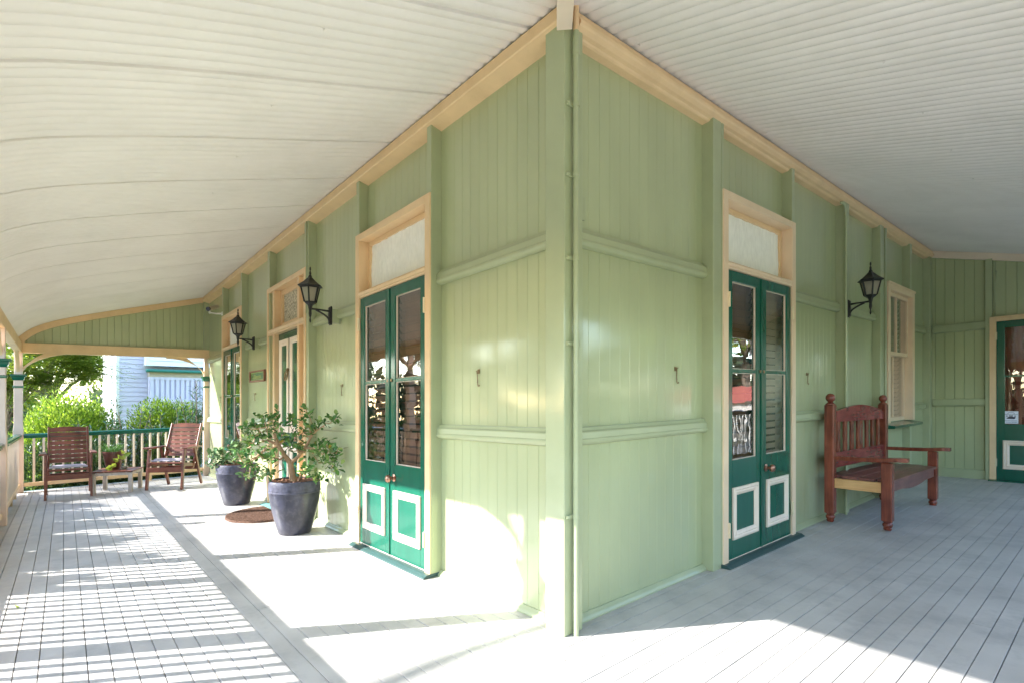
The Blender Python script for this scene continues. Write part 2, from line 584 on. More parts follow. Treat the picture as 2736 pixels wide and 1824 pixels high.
def wall_side(fn, spans, u_min, u_max, studs, belts, skirts):
    m = MB(fn)
    for (a, b, z0, z1) in spans:
        boards(m, a, b, z0, z1)
    m.build('wall', GREEN, house, normals=False)
    for a, b in studs:
        MB(fn).box((a, BV - 0.03, 0.0), (b, 0.0, 3.43)).build('stud', GREEN_TRIM, house, bevel=0.004)
    for a, b in belts:
        for z0, z1 in (RAIL_LO, RAIL_HI):
            belt(MB(fn), a, b, z0, z1).build('belt_rail', GREEN_TRIM, house, bevel=0.002)
    for a, b in skirts:
        skirt(MB(fn), a, b).build('skirting', GREEN_TRIM, house)


# street wall openings: french doors [-2.70,-1.376] and [-8.21,-6.885], front door [-5.53,-4.04]
LST = [(-1.437, -1.376), (-2.70, -2.638), (-4.10, -3.975), (-5.53, -5.44), (-6.945, -6.885), (-8.21, -8.15)]
wall_side(left_wall,
          [(-9.745, -8.19, 0, 3.6), (-8.19, -6.90, 2.86, 3.6), (-6.90, -5.51, 0, 3.6), (-5.51, -4.06, 2.86, 3.6), (-4.06, -2.68, 0, 3.6),
           (-2.68, -1.40, 2.86, 3.6), (-1.40, -0.10, 0, 3.6)], -9.66, 0, LST,
          [(-9.72, -8.21), (-6.885, -5.53), (-3.975, -2.70), (-1.376, -0.15)],
          [(-9.72, -8.21), (-6.885, -5.53), (-3.975, -2.70), (-1.376, -0.15)])
# side wall: french door [1.72,3.045], window [5.89,7.12]
RST = [(1.585, 1.705), (1.712, 1.745), (2.985, 3.045), (4.36, 4.49), (5.60, 5.735), (5.80, 5.86), (6.93, 7.03), (8.05, 8.19)]
wall_side(right_wall,
          [(0.10, 1.74, 0, 3.6), (1.74, 3.03, 2.86, 3.6), (3.03, 5.95, 0, 3.6), (5.95, 7.06, 0, 0.93), (5.95, 7.06, 2.66, 3.6), (7.06, 8.2, 0, 3.6)],
          0, 8.2, [s for s in RST if s != (6.93, 7.03)],
          [(0.15, 1.585), (3.045, 4.36), (4.49, 5.60), (7.12, 8.05)],
          [(0.15, 1.585), (3.045, 4.36), (4.49, 5.60), (5.735, 8.05)])
MB(right_wall).box((6.93, BV - 0.03, 2.70), (7.03, 0.0, 3.43)).build('stud', GREEN_TRIM, house, bevel=0.004)
MB(right_wall).box((6.93, BV - 0.03, 0.0), (7.03, 0.0, 0.85)).build('stud', GREEN_TRIM, house, bevel=0.004)
# corner post
MB().box((-0.15, 0.0, 0.0), (0.0, 0.15, 3.43)).build('corner_post', GREEN_TRIM, house, bevel=0.006)
# little meter plate beside the corner pipe
MB(right_wall).box((0.20, BV - 0.002, 2.355), (0.255, BV + 0.018, 2.49)).build('cover_plate', GREEN_TRIM, house, bevel=0.003)

# cornice under the iron: plain splayed board on the street side, moulded on the side wall
m = MB(left_wall)
m.run([(BV - 0.01, 3.352), (0.020, 3.385), (0.026, 3.392), (0.026, 3.462), (BV - 0.01, 3.440)], XW + 0.02, 0.0)
m.build('cornice', CREAM, house, bevel=0.002)
m = MB(right_wall)
m.run([(-0.02, 3.40), (0.012, 3.40), (0.012, 3.466), (-0.02, 3.455)], -0.0, YE)
m.build('cornice', CREAM, house, bevel=0.002)
m = MB(right_wall)
m.run([(BV - 0.01, 3.350), (-0.04, 3.352), (-0.028, 3.358), (-0.022, 3.366), (0.0, 3.372), (0.022, 3.388), (0.030, 3.398), (0.033, 3.412), (0.020, 3.424), (0.024, 3.432),
       (0.0125, 3.438), (0.0125, 3.399), (-0.021, 3.399), (BV - 0.01, 3.399)], 0.10, YE)
m.build('cornice_moulding', CREAM, house)

# house shell that is out of sight (keeps the rooms dark)
m = MB()
m.box((XW + 0.14, 8.40, 0), (-0.12, 8.46, 3.6))
m.box((XW + 0.14, 0.2, 0), (XW + 0.20, 8.40, 3.6))
m.build('back_wall', GREEN, house)
m = MB()
m.box((XW + 0.2, 0.13, 3.60), (-0.13, 8.4, 3.66))
m.build('room_ceiling', DARKROOM, house)
m = MB()
m.box((XW + 0.2, 0.6, 0.0), (-0.6, 0.62, 3.6))
m.box((-0.62, 0.62, 0.0), (-0.6, 8.4, 3.6))
m.build('room_lining', DARKROOM, house)
m = MB()
e, zt, zb = 0.05, 5.6, 3.56
A = [(XW - 0.1, -0.02, zb), (0.02, -0.02, zb), (0.02, 8.6, zb), (XW - 0.1, 8.6, zb)]
m.add(A + [(-6.0, 4.2, zt), (-3.9, 4.2, zt)], [(0, 1, 5, 4), (1, 2, 5), (2, 3, 4, 5), (3, 0, 4)])
m.build('main_roof', ROOFM, house)


# ------------------------------------------------------------------ verandah iron (bullnose, corrugated)
def iron(fn_side, length0, length1, seams):
    pitch, amp = 0.0865, 0.0105
    step = pitch / 10
    us = []
    u = length0
    while u <= length1 + 1e-6:
        us.append((u, 0.0))
        u += step
    for s in seams:
        us = [(a, b) for a, b in us if abs(a - s) > 0.009]
        us += [(s - 0.0065, 0.0), (s - 0.0055, 0.024), (s + 0.0055, 0.024), (s + 0.0065, 0.0)]
    us.sort()
    ds = [p[0] for p in PROF]
    vs, fs = [], []
    n = len(ds)
    for (u, dz) in us:
        lim = u if fn_side == 'L' else -u       # beyond the corner the sheet is cut on the hip
        for d in ds:
            dd = max(d, lim)
            z = zprof(dd)
            slope = (zprof(dd + 0.02) - zprof(dd - 0.02)) / 0.04
            ln = math.hypot(1, slope)
            w = amp * (1 - 2 * abs(math.sin(PI * u / pitch)) ** 0.62) + dz
            ox, oz = -slope / ln * w, 1 / ln * w
            if fn_side == 'L':
                vs.append((u, -(dd + ox), z + oz))
            else:
                vs.append((dd + ox, u, z + oz))
    for i in range(len(us) - 1):
        for k in range(n - 1):
            a = (i * n + k, i * n + k + 1, (i + 1) * n + k + 1, (i + 1) * n + k)
            p = [vs[j] for j in a]
            if (Vector(p[0]) - Vector(p[1])).length < 1e-6 and (Vector(p[2]) - Vector(p[3])).length < 1e-6:
                continue
            fs.append(a if fn_side == 'L' else a[::-1])
    m = MB()
    m.v, m.f = vs, fs
    return m


o = iron('L', XW - 0.12, 2.75, [-0.27 - 0.865 * k for k in range(0, 11)] + [0.6, 1.46, 2.3]).build('verandah_iron', CEIL, house, smooth=True, normals=False, angle=65)
o = iron('R', -2.75, YE + 0.05, []).build('verandah_iron', CEIL, house, smooth=True, normals=False, angle=65)
# hip rafter from the house corner out to the corner post
m = MB()
q = 0.042
P0, P1 = Vector((0.012, -0.012, 0)), Vector((2.56, -2.56, 0))
s = Vector((q, q, 0)) * 0.707
def zz(p): return zprof(p.x) - 0.012
m.hexa([P0 - s + Vector((0, 0, 3.315)), P0 + s + Vector((0, 0, 3.315)), P1 + s + Vector((0, 0, 2.52)), P1 - s + Vector((0, 0, 2.52))],
       [P0 - s + Vector((0, 0, 3.470)), P0 + s + Vector((0, 0, 3.470)), P1 + s + Vector((0, 0, 2.645)), P1 - s + Vector((0, 0, 2.645))])
m.build('hip_rafter', CREAM_PALE, house, bevel=0.003)
# a few screw heads on the iron
for x in [-0.60 - 0.865 * k for k in range(5)]:
    for d in (0.06, 1.1):
        for c in ((x, -d), (d, -x)):
            MB().lathe([(0.0, -0.002), (0.004, -0.001), (0.004, 0.012)], (c[0], c[1], zprof(d) - 0.0105), 6).build('roof_screw', CEIL, house)


# ------------------------------------------------------------------ posts, beams, brackets, railings
def ring_sq(w, z, c):
    h = w / 2
    return [(c[0] - h, c[1] - h, z), (c[0] + h, c[1] - h, z), (c[0] + h, c[1] + h, z), (c[0] - h, c[1] + h, z)]


def loft(m, secs, c):
    for (w0, z0), (w1, z1) in zip(secs, secs[1:]):
        m.prism(ring_sq(w0, z0, c), ring_sq(w1, z1, c))
    return m


def post(x, y, w=0.125, top=2.30):
    c = (x, y)
    m = MB()
    secs = [(w, 0.0), (w, 1.02), (w * 0.86, 1.12), (w * 0.86, 1.84)]
    vs = []
    for ww, z in secs + [(w * 0.80, 1.845), (w * 0.80, top)]:
        vs += ring_sq(ww, z, c)
    f = []
    k = len(vs) // 4
    for i in range(k - 1):
        for j in range(4):
            f.append((i * 4 + j, i * 4 + (j + 1) % 4, i * 4 + 4 + (j + 1) % 4, i * 4 + 4 + j))
    f += [(3, 2, 1, 0), tuple((k - 1) * 4 + j for j in range(4))]
    m.add(vs, f)
    p = m.build('verandah_post', PINKISH, house, bevel=0.006)
    cm = MB()
    vs = []
    for ww, z in [(w * 0.90, 1.838), (w * 1.02, 1.846), (w * 1.10, 1.858), (w * 1.22, 1.872), (w * 1.30, 1.896), (w * 1.56, 1.908), (w * 1.60, 1.935), (w * 0.7, 1.937)]:
        vs += ring_sq(ww, z, c)
    f = []
    k = len(vs) // 4
    for i in range(k - 1):
        for j in range(4):
            f.append((i * 4 + j, i * 4 + (j + 1) % 4, i * 4 + 4 + (j + 1) % 4, i * 4 + 4 + j))
    f += [(3, 2, 1, 0), tuple((k - 1) * 4 + j for j in range(4))]
    cm.add(vs, f)
    cm.build('capital', DGREEN, p, bevel=0.002)
    MB().box((x - w * 0.52, y - w * 0.52, 1.712), (x + w * 0.52, y + w * 0.52, 1.748)).build('neck_moulding', DGREEN, p, bevel=0.008)
    return p


def bracket(x, y, dx, dy, parent, L=0.58, fancy=False, top=2.29):
    """curved timber brace under the beam, in the plane (dx,dy)"""
    t = 0.022
    nx, ny = -dy, dx
    lower, upper = [], []
    N = 14
    for i in range(N + 1):
        a = PI / 2 * i / N
        # concave quarter curve from the post up to the beam
        s_ = L - L * math.cos(a)
        k_ = 0.78 * math.sin(a) + 0.22 * s_ / L if not fancy else 0.93 * math.sin(a)
        lower.append((s_, 1.938 + (top - 1.938) * k_))
    up = [(0.0, 2.05), (0.17, 2.22), (0.27, top), (L, top)] if not fancy else [(0.0, 2.03), (0.07, 2.09), (0.25, 2.26), (0.30, top), (L + 0.06, top)]
    # the solid between lower curve and upper outline
    ring = [(0.0, 1.938)] + [(s_, z_) for s_, z_ in lower[1:]] + list(reversed(up))
    low = lower
    m = MB()
    hi = []
    for s_, z_ in low:
        # matching height on the upper outline
        zz_ = up[-1][1]
        for (a0, b0), (a1, b1) in zip(up, up[1:]):
            if a0 <= s_ <= a1 and a1 > a0:
                zz_ = b0 + (b1 - b0) * (s_ - a0) / (a1 - a0)
                break
        hi.append((s_, max(zz_, z_ + 0.004)))

    def P(s_, z_, o_):
        return (x + dx * s_ + nx * o_, y + dy * s_ + ny * o_, z_)
    for i in range(N):
        a, b, c_, d_ = low[i], low[i + 1], hi[i + 1], hi[i]
        m.hexa([P(*a, -t), P(*a, t), P(*b, t), P(*b, -t)], [P(*d_, -t), P(*d_, t), P(*c_, t), P(*c_, -t)])
    m.build('bracket', CREAM, parent, bevel=0.0)


def railing(x0, y0, x1, y1, mid_post=None):
    a, b = Vector((x0, y0, 0)), Vector((x1, y1, 0))
    d = (b - a)
    Lg = d.length
    d.normalize()
    s = Vector((-d.y, d.x, 0))
    r = bpy.data.objects.new('railing', None)
    COL.objects.link(r)
    r.parent = house

    def pr(poly, name, mat, bev=0.003):
        m = MB()
        m.prism([tuple(a + s * v + Vector((0, 0, z))) for v, z in poly], [tuple(b + s * v + Vector((0, 0, z))) for v, z in poly])
        return m.build(name, mat, r, bevel=bev)
    pr([(-0.030, 0.885), (-0.034, 0.905), (-0.044, 0.912), (-0.048, 0.930), (-0.044, 0.948), (-0.024, 0.960), (0.024, 0.960), (0.044, 0.948), (0.048, 0.930), (0.044, 0.912), (0.034, 0.905), (0.030, 0.885)], 'handrail', DGREEN, 0.002)
    pr([(-0.026, 0.092), (0.026, 0.092), (0.026, 0.145), (0.016, 0.153), (-0.016, 0.153), (-0.026, 0.145)], 'bottom_rail', CREAM)
    n = max(1, round(Lg / 0.1225))
    for i in range(1, n):
        c = a + d * (Lg * i / n)
        h = 0.0155
        MB().box((c.x - h, c.y - h, 0.151), (c.x + h, c.y + h, 0.887)).build('baluster', CREAM_PALE, r)
    k = max(1, round(Lg / 0.9))
    for i in range(1, k):
        c = a + d * (Lg * i / k)
        MB().box((c.x - 0.02, c.y - 0.02, -0.02), (c.x + 0.02, c.y + 0.02, 0.093)).build('rail_block', CREAM, r)
    return r


PX = [XW, -6.50, -4.16, -2.085, -0.10, PD]
for x in PX:
    p = post(x, -PD)
    if x in (-6.50, -2.085, -0.10):
        bracket(x - 0.045, -PD, -1, 0, p)
    if x in (XW, -6.50):
        bracket(x + 0.045, -PD, 1, 0, p)
    if x == XW:
        bracket(x, -PD + 0.045, 0, 1, p)
PY = [0.2, 2.6, 5.2, 8.1]
for y in PY:
    post(PD, y)
# slim half post against the house at the far end
p = post(XW, 0.045, w=0.10)
MB().box((XW - 0.05, -0.01, 2.4525), (XW + 0.055, 0.095, 3.44)).build('stud', GREEN_TRIM, house, bevel=0.004)
bracket(XW, 0.0, 0, -1, p, L=0.62, fancy=True)
# beams
m = MB()
m.box((XW - 0.07, -PD - 0.045, 2.288), (PD + 0.07, -PD + 0.045, 2.452))
m.build('verandah_beam', CREAM, house, bevel=0.005)
m = MB()
m.box((PD - 0.045, -PD + 0.046, 2.288), (PD + 0.045, YE, 2.452))
m.build('verandah_beam', CREAM, house, bevel=0.005)
m = MB()
m.box((XW - 0.045, -PD + 0.046, 2.288), (XW + 0.045, 0.135, 2.452))
m.build('verandah_beam', CREAM, house, bevel=0.005)
# boarded gable end at the far end of the street wing with curved cream trim under the iron
m = MB()
pit = 0.105
k = 0
d = -0.07
bd = []
while d < PD - 0.05:
    bd.append(d)
    d += pit
bd.append(PD - 0.05)
for d0, d1 in zip(bd, bd[1:]):
    a, b = d0 + 0.0, d1
    g = 0.004
    za, zb_ = zprof(a) - 0.02, zprof(b) - 0.02
    m.add([(XW, -(a + g), 2.44), (XW, -(b - g), 2.44), (XW, -(b - g), max(2.445, zb_)), (XW, -(a + g), za)], [(0, 1, 2, 3)])
    m.add([(XW - 0.007, -b, 2.44), (XW, -(b - g), 2.44), (XW, -(b - g), max(2.445, zb_)), (XW - 0.007, -b, max(2.445, zb_))], [(0, 1, 2, 3)])
    m.add([(XW - 0.007, -a, 2.44), (XW, -(a + g), 2.44), (XW, -(a + g), za), (XW - 0.007, -a, za)], [(0, 1, 2, 3)])
m.build('gable_boards', GREEN, house, normals=False)


def trim(axis, c, d0, d1, thick, mat, name):
    """board cut to the curve of the iron"""
    m = MB()
    N = 34
    ds = [d0 + (d1 - d0) * i / N for i in range(N + 1)]
    up = [(d, zprof(d) - 0.014) for d in ds]
    lo = []
    for d in ds:
        sl = (zprof(d + 0.03) - zprof(d - 0.03)) / 0.06
        ln = math.hypot(1, sl)
        lo.append((d + sl / ln * 0.10, zprof(d) - 0.014 - 0.10 / ln))
    for i in range(N):
        q4 = [lo[i], lo[i + 1], up[i + 1], up[i]]
        if axis == 'L':
            m.hexa([(c, -q4[0][0], q4[0][1]), (c + thick, -q4[0][0], q4[0][1]), (c + thick, -q4[1][0], q4[1][1]), (c, -q4[1][0], q4[1][1])],
                   [(c, -q4[3][0], q4[3][1]), (c + thick, -q4[3][0], q4[3][1]), (c + thick, -q4[2][0], q4[2][1]), (c, -q4[2][0], q4[2][1])])
        else:
            m.hexa([(q4[0][0], c, q4[0][1]), (q4[0][0], c - thick, q4[0][1]), (q4[1][0], c - thick, q4[1][1]), (q4[1][0], c, q4[1][1])],
                   [(q4[3][0], c, q4[3][1]), (q4[3][0], c - thick, q4[3][1]), (q4[2][0], c - thick, q4[2][1]), (q4[2][0], c, q4[2][1])])
    return m.build(name, mat, house)


trim('L', XW + 0.001, -0.02, 2.735, 0.04, CREAM, 'gable_trim')

# railings
railing(XW, -PD + 0.065, XW, -0.006)
railing(XW + 0.065, -PD, -6.565, -PD)
railing(-6.435, -PD, -4.225, -PD)
railing(-4.095, -PD, -2.15, -PD)
railing(-2.02, -PD, -0.165, -PD)
railing(-0.035, -PD, PD - 0.065, -PD)
for y0, y1 in zip([-PD] + PY, PY):
    railing(PD, y0 + 0.065, PD, y1 - 0.065)
MB().box((-3.46, -PD - 0.034, 0.0), (-3.385, -PD + 0.034, 0.886)).build('rail_post', CREAM, house, bevel=0.004)
# stout newel with a green ball finial just outside the railing
m = MB()
loft(m, [(0.095, -0.55), (0.095, 0.98)], (-6.02, -PD - 0.06))
nw = m.build('newel_post', PINKISH, house, bevel=0.006)
m = MB()
m.lathe([(0.0, 0.98), (0.065, 0.98), (0.065, 1.0), (0.03, 1.012), (0.035, 1.03), (0.055, 1.05), (0.063, 1.08), (0.055, 1.11), (0.03, 1.132), (0.0, 1.138)], (-6.02, -PD - 0.06, 0), 16)
m.build('finial', DGREEN, nw, smooth=True, angle=40)


# ------------------------------------------------------------------ doors and windows
def part_empty(name):
    e = bpy.data.objects.new(name, None)
    COL.objects.link(e)
    e.parent = house
    return e


def frame_ring(m, u0, u1, z0, z1, w, v0, v1):
    m.box((u0, v0, z0), (u0 + w, v1, z1))
    m.box((u1 - w, v0, z0), (u1, v1, z1))
    m.box((u0 + w, v0, z1 - w), (u1 - w, v1, z1))
    m.box((u0 + w, v0, z0), (u1 - w, v1, z0 + w))
    return m


def mould_ring(m, u0, u1, z0, z1, w, v0):
    """mitred bolection moulding round a panel"""
    prof = [(0.0, 0.0), (0.0, 0.014), (0.25, 0.020), (0.45, 0.012), (0.62, 0.018), (0.85, 0.010), (1.0, 0.004), (1.0, 0.0)]
    for i in range(len(prof) - 1):
        (a, ha), (b, hb) = prof[i], prof[i + 1]

        def rg(t, h):
            o_ = w * t
            return [(u0 + o_, v0 + h, z0 + o_), (u1 - o_, v0 + h, z0 + o_), (u1 - o_, v0 + h, z1 - o_), (u0 + o_, v0 + h, z1 - o_)]
        r0, r1 = rg(a, ha), rg(b, hb)
        m.add(r0 + r1, [(j, (j + 1) % 4, 4 + (j + 1) % 4, 4 + j) for j in range(4)])
    return m


def room(m, u0, u1, v0, v1, z0, z1):
    """the dim room seen behind a pane: five sides, open to the glass"""
    m.box((u0, v0, z0), (u1, v0 + 0.01, z1))
    m.box((u0, v0 + 0.0105, z0), (u0 + 0.01, v1, z1))
    m.box((u1 - 0.01, v0 + 0.0105, z0), (u1, v1, z1))
    m.box((u0 + 0.0105, v0 + 0.0105, z0), (u1 - 0.0105, v1, z0 + 0.01))
    m.box((u0 + 0.0105, v0 + 0.0105, z1 - 0.01), (u1 - 0.0105, v1, z1))
    return m


def leaf_door(fn, par, u0, u1, v, z0=0.03, z1=2.278):
    """one glazed door leaf: stiles, rails, two panes above, moulded panel below"""
    st, t = 0.086, 0.042
    m = MB(fn)
    m.box((u0, v - t, z0), (u0 + st, v, z1))
    m.box((u1 - st, v - t, z0), (u1, v, z1))
    m.box((u0 + st, v - t, 2.195), (u1 - st, v, z1))
    m.box((u0 + st, v - t + 0.006, 1.487), (u1 - st, v - 0.005, 1.517))
    m.box((u0 + st, v - t, z0), (u1 - st, v, 0.802))
    lf = m.build('door_leaf', DGREEN, par, bevel=0.003)
    # putty beads round the panes, pale on the inner edge
    m = MB(fn)
    for a, b in ((0.802, 1.487), (1.517, 2.195)):
        frame_ring(m, u0 + st, u1 - st, a, b, 0.0045, v - 0.028, v - 0.012)
    m.build('glazing_bead', CREAM_PALE, par)
    m = MB(fn)
    m.add([(u0 + st, v - 0.022, 0.802), (u1 - st, v - 0.022, 0.802), (u1 - st, v - 0.022, 1.487), (u0 + st, v - 0.022, 1.487)], [(0, 1, 2, 3)])
    m.build('glass_pane', GLASS, par)
    m = MB(fn)
    m.add([(u0 + st, v - 0.022, 1.517), (u1 - st, v - 0.022, 1.517), (u1 - st, v - 0.022, 2.195), (u0 + st, v - 0.022, 2.195)], [(0, 1, 2, 3)])
    m.build('glass_pane', GLASS, par)
    c = (u0 + u1) / 2
    m = MB(fn)
    mould_ring(m, c - 0.212, c + 0.212, 0.182, 0.588, 0.062, v + 0.0005)
    m.build('panel_moulding', CREAM_PALE, par, normals=True)
    return lf


def blind(fn, par, u0, u1, z0, z1, v, mat):
    m = MB(fn)
    z = z1 - 0.02
    while z > z0:
        m.hexa([(u0, v - 0.004, z - 0.026), (u1, v - 0.004, z - 0.026), (u1, v - 0.008, z - 0.026), (u0, v - 0.008, z - 0.026)],
               [(u0, v + 0.026, z + 0.024), (u1, v + 0.026, z + 0.024), (u1, v + 0.022, z + 0.024), (u0, v + 0.022, z + 0.024)])
        z -= 0.063
    for c in (u0 + 0.12, u1 - 0.12):
        m.box((c - 0.003, v + 0.027, z0), (c + 0.003, v + 0.029, z1))
    return m.build('venetian_blind', mat, par)


def knob(fn, par, u, z, v):
    m = MB(fn)
    m.lathe([(0.0, 0.0), (0.030, 0.0), (0.032, 0.006), (0.016, 0.012), (0.012, 0.026), (0.018, 0.036), (0.030, 0.046), (0.032, 0.060), (0.024, 0.073), (0.0, 0.078)], (u, v, z), 18, axis='y')
    m.build('door_knob', COPPER, par, smooth=True, angle=50)


def french_door(fn, u0, u1, knob_leaf=1, blind_mats=(BLIND, BLIND), cloth=CLOTH):
    par = part_empty('french_door')
    cw, v1, top = 0.076, 0.012, 2.876
    m = MB(fn)
    m.box((u0 + 0.002, BV - 0.05, 0.0), (u0 + cw, v1, top))
    m.box((u1 - cw, BV - 0.05, 0.0), (u1 - 0.003, v1, top))
    m.box((u0 + cw, BV - 0.05, top - 0.062), (u1 - cw, v1, top))
    # transom bar with bead mouldings
    m.run([(BV, 2.283), (-0.004, 2.283), (0.006, 2.288), (0.010, 2.297), (0.004, 2.305), (0.010, 2.314), (0.016, 2.326), (0.008, 2.338), (-0.03, 2.345), (BV, 2.345)], u0 + cw, u1 - cw)
    m.build('door_frame', CREAM_MID if fn is right_wall else CREAM, par, bevel=0.003)
    # reveal bead just inside the head casing
    # transom sash set deep in the opening
    a, b = u0 + cw, u1 - cw
    m = MB(fn)
    frame_ring(m, a, b, 2.345, top - 0.062, 0.042, -0.125, -0.085)
    m.build('transom_sash', CREAM, par, bevel=0.003)
    m = MB(fn)
    nx, nz = 26, 10
    rnd = random.Random(int(u0 * 100))
    vs = []
    for j in range(nz + 1):
        for i in range(nx + 1):
            uu = a + 0.042 + (b - a - 0.084) * i / nx
            zz_ = 2.387 + (top - 0.062 - 0.042 - 2.387) * j / nz
            vs.append((uu, -0.100 + 0.004 * math.sin(i * 1.7 + j * 0.5) + rnd.uniform(-0.003, 0.003), zz_))
    m.add(vs, [(j * (nx + 1) + i, j * (nx + 1) + i + 1, (j + 1) * (nx + 1) + i + 1, (j + 1) * (nx + 1) + i) for j in range(nz) for i in range(nx)])
    m.build('transom_pane', cloth, par, smooth=True)
    c = (a + b) / 2
    leaf_door(fn, par, a + 0.003, c - 0.0015, -0.004)
    leaf_door(fn, par, c + 0.0015, b - 0.003, -0.004)
    # astragal on the meeting stile
    m = MB(fn)
    m.run([(-0.0042, 0), (0.006, 0.0), (0.006, 1.0), (-0.0042, 1.0)], 0, 0.0001) if False else m.box((c - 0.0175, -0.0038, 0.035), (c + 0.0035, 0.006, 2.274))
    m.build('meeting_bead', DGREEN, par, bevel=0.004)
    for sgn in (-1, 1):
        m = MB(fn)
        m.box((c + sgn * 0.032 - 0.012, -0.0035, 1.492), (c + sgn * 0.032 + 0.012, 0.006, 1.516))
        m.build('door_catch', BRASS, par, bevel=0.003)
    blind(fn, par, a + 0.03, c - 0.02, 0.45, 2.26, -0.105, blind_mats[0])
    blind(fn, par, c + 0.02, b - 0.03, 0.45, 2.26, -0.105, blind_mats[1])
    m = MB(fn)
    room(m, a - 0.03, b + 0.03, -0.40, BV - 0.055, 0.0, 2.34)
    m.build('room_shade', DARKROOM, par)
    knob(fn, par, c + 0.075 if knob_leaf else c - 0.075, 0.69, -0.004)
    for z in (0.215, 1.985):
        for e, sg in ((a, 1), (b, -1)):
            m = MB(fn)
            m.box((e - 0.006, 0.004, z), (e + 0.012, 0.016, z + 0.115) if sg > 0 else (e + 0.006, 0.016, z + 0.115)) if sg > 0 else m.box((e - 0.012, 0.004, z), (e + 0.006, 0.016, z + 0.115))
            m.tube([(e, 0.020, z), (e, 0.020, z + 0.115)], 0.006, 8)
            m.build('hinge', HINGE, par)
    # sloping sill
    m = MB(fn)
    m.run([(-0.1, 0.0), (0.068, 0.0), (0.068, 0.010), (0.040, 0.026), (-0.1, 0.03)], u0 - 0.010, u1 + (0.05 if fn is right_wall else 0.004))
    m.build('threshold', SILLG, par, bevel=0.002)
    m = MB(fn)
    m.box((a, -0.0035, 0.0305), (b, 0.001, 0.036))
    m.build('weather_strip', CREAM_PALE, par)
    return par


french_door(left_wall, -2.70, -1.376, 1)
french_door(left_wall, -8.21, -6.885, 1)
french_door(right_wall, 1.72, 3.045, 1, (BLIND, BLIND_LIT), CLOTH)


def front_door():
    fn = left_wall
    par = part_empty('front_door')
    u0, u1, top, v1 = -5.53, -4.04, 2.876, 0.012
    m = MB(fn)
    cw = 0.062
    m.box((u0 + 0.002, BV - 0.05, 0), (u0 + cw, v1, top))
    m.box((u1 - cw, BV - 0.05, 0), (u1 - 0.003, v1, top))
    m.box((u0 + cw, BV - 0.05, top - 0.062), (u1 - cw, v1, top))
    # mullions between door and narrow side panels
    for c in (-5.262, -4.308):
        m.box((c - 0.035, BV - 0.04, 0), (c + 0.035, 0.004, top - 0.062))
    # transom bar
    m.run([(BV, 2.245), (0.004, 2.245), (0.014, 2.255), (0.008, 2.275), (0.018, 2.300), (0.010, 2.320), (-0.02, 2.328), (BV, 2.328)], u0 + cw, u1 - cw)
    m.build('door_frame', CREAM, par, bevel=0.003)
    # side panels
    for a, b in ((u0 + cw, -5.297), (-4.273, u1 - cw)):
        m = MB(fn)
        m.box((a, -0.10, 0.0), (b, -0.075, 2.245))
        mould_ring(m, a + 0.008, b - 0.008, 1.05, 2.2, 0.03, -0.0745)
        m.build('side_panel', CREAM, par)
        m = MB(fn)
        m.box((a, -0.10, 2.328), (b, -0.075, top - 0.062))
        m.build('side_transom', CREAM, par)
    a, b = -5.227, -4.343
    m = MB(fn)
    frame_ring(m, a, b, 2.328, top - 0.062, 0.06, -0.12, -0.08)
    m.build('transom_sash', CREAM, par, bevel=0.003)
    m = MB(fn)
    m.box((a + 0.05, -0.112, 2.38), (b - 0.05, -0.106, top - 0.115))
    m.build('transom_pane', LACE, par)
    # leaf with tall panels
    v = -0.055
    m = MB(fn)
    m.box((a, v - 0.045, 0.03), (b, v, 2.243))
    m.build('door_leaf', DGREEN, par, bevel=0.003)
    c = (a + b) / 2
    for p0, p1 in ((a + 0.055, c - 0.028), (c + 0.028, b - 0.055)):
        for z0, z1 in ((0.20, 0.82), (0.98, 2.155)):
            m = MB(fn)
            mould_ring(m, p0, p1, z0, z1, 0.075, v + 0.0005)
            m.build('panel_moulding', CREAM_PALE, par)
    # knocker
    m = MB(fn)
    m.tube([(c, v, 1.76), (c, v + 0.03, 1.765), (c, v + 0.045, 1.745)], [0.022, 0.02, 0.012], 10)
    ring = [(c + 0.045 * math.sin(t), v + 0.035 + 0.01 * (1 - math.cos(t)), 1.69 + 0.06 * math.cos(t)) for t in [2 * PI * i / 20 for i in range(21)]]
    m.tube(ring, 0.009, 8)
    m.lathe([(0.0, 0.0), (0.02, 0.0), (0.02, 0.012), (0.0, 0.016)], (c, v, 1.62), 12, axis='y')
    m.build('door_knocker', BRASS, par, smooth=True, angle=50)
    knob(fn, par, b - 0.06, 0.92, v)
    m = MB(fn)
    m.run([(-0.1, 0.0), (0.10, 0.0), (0.10, 0.010), (0.05, 0.028), (-0.1, 0.032)], u0 - 0.012, u1 + 0.02)
    m.build('threshold', TEAL, par, bevel=0.002)


front_door()


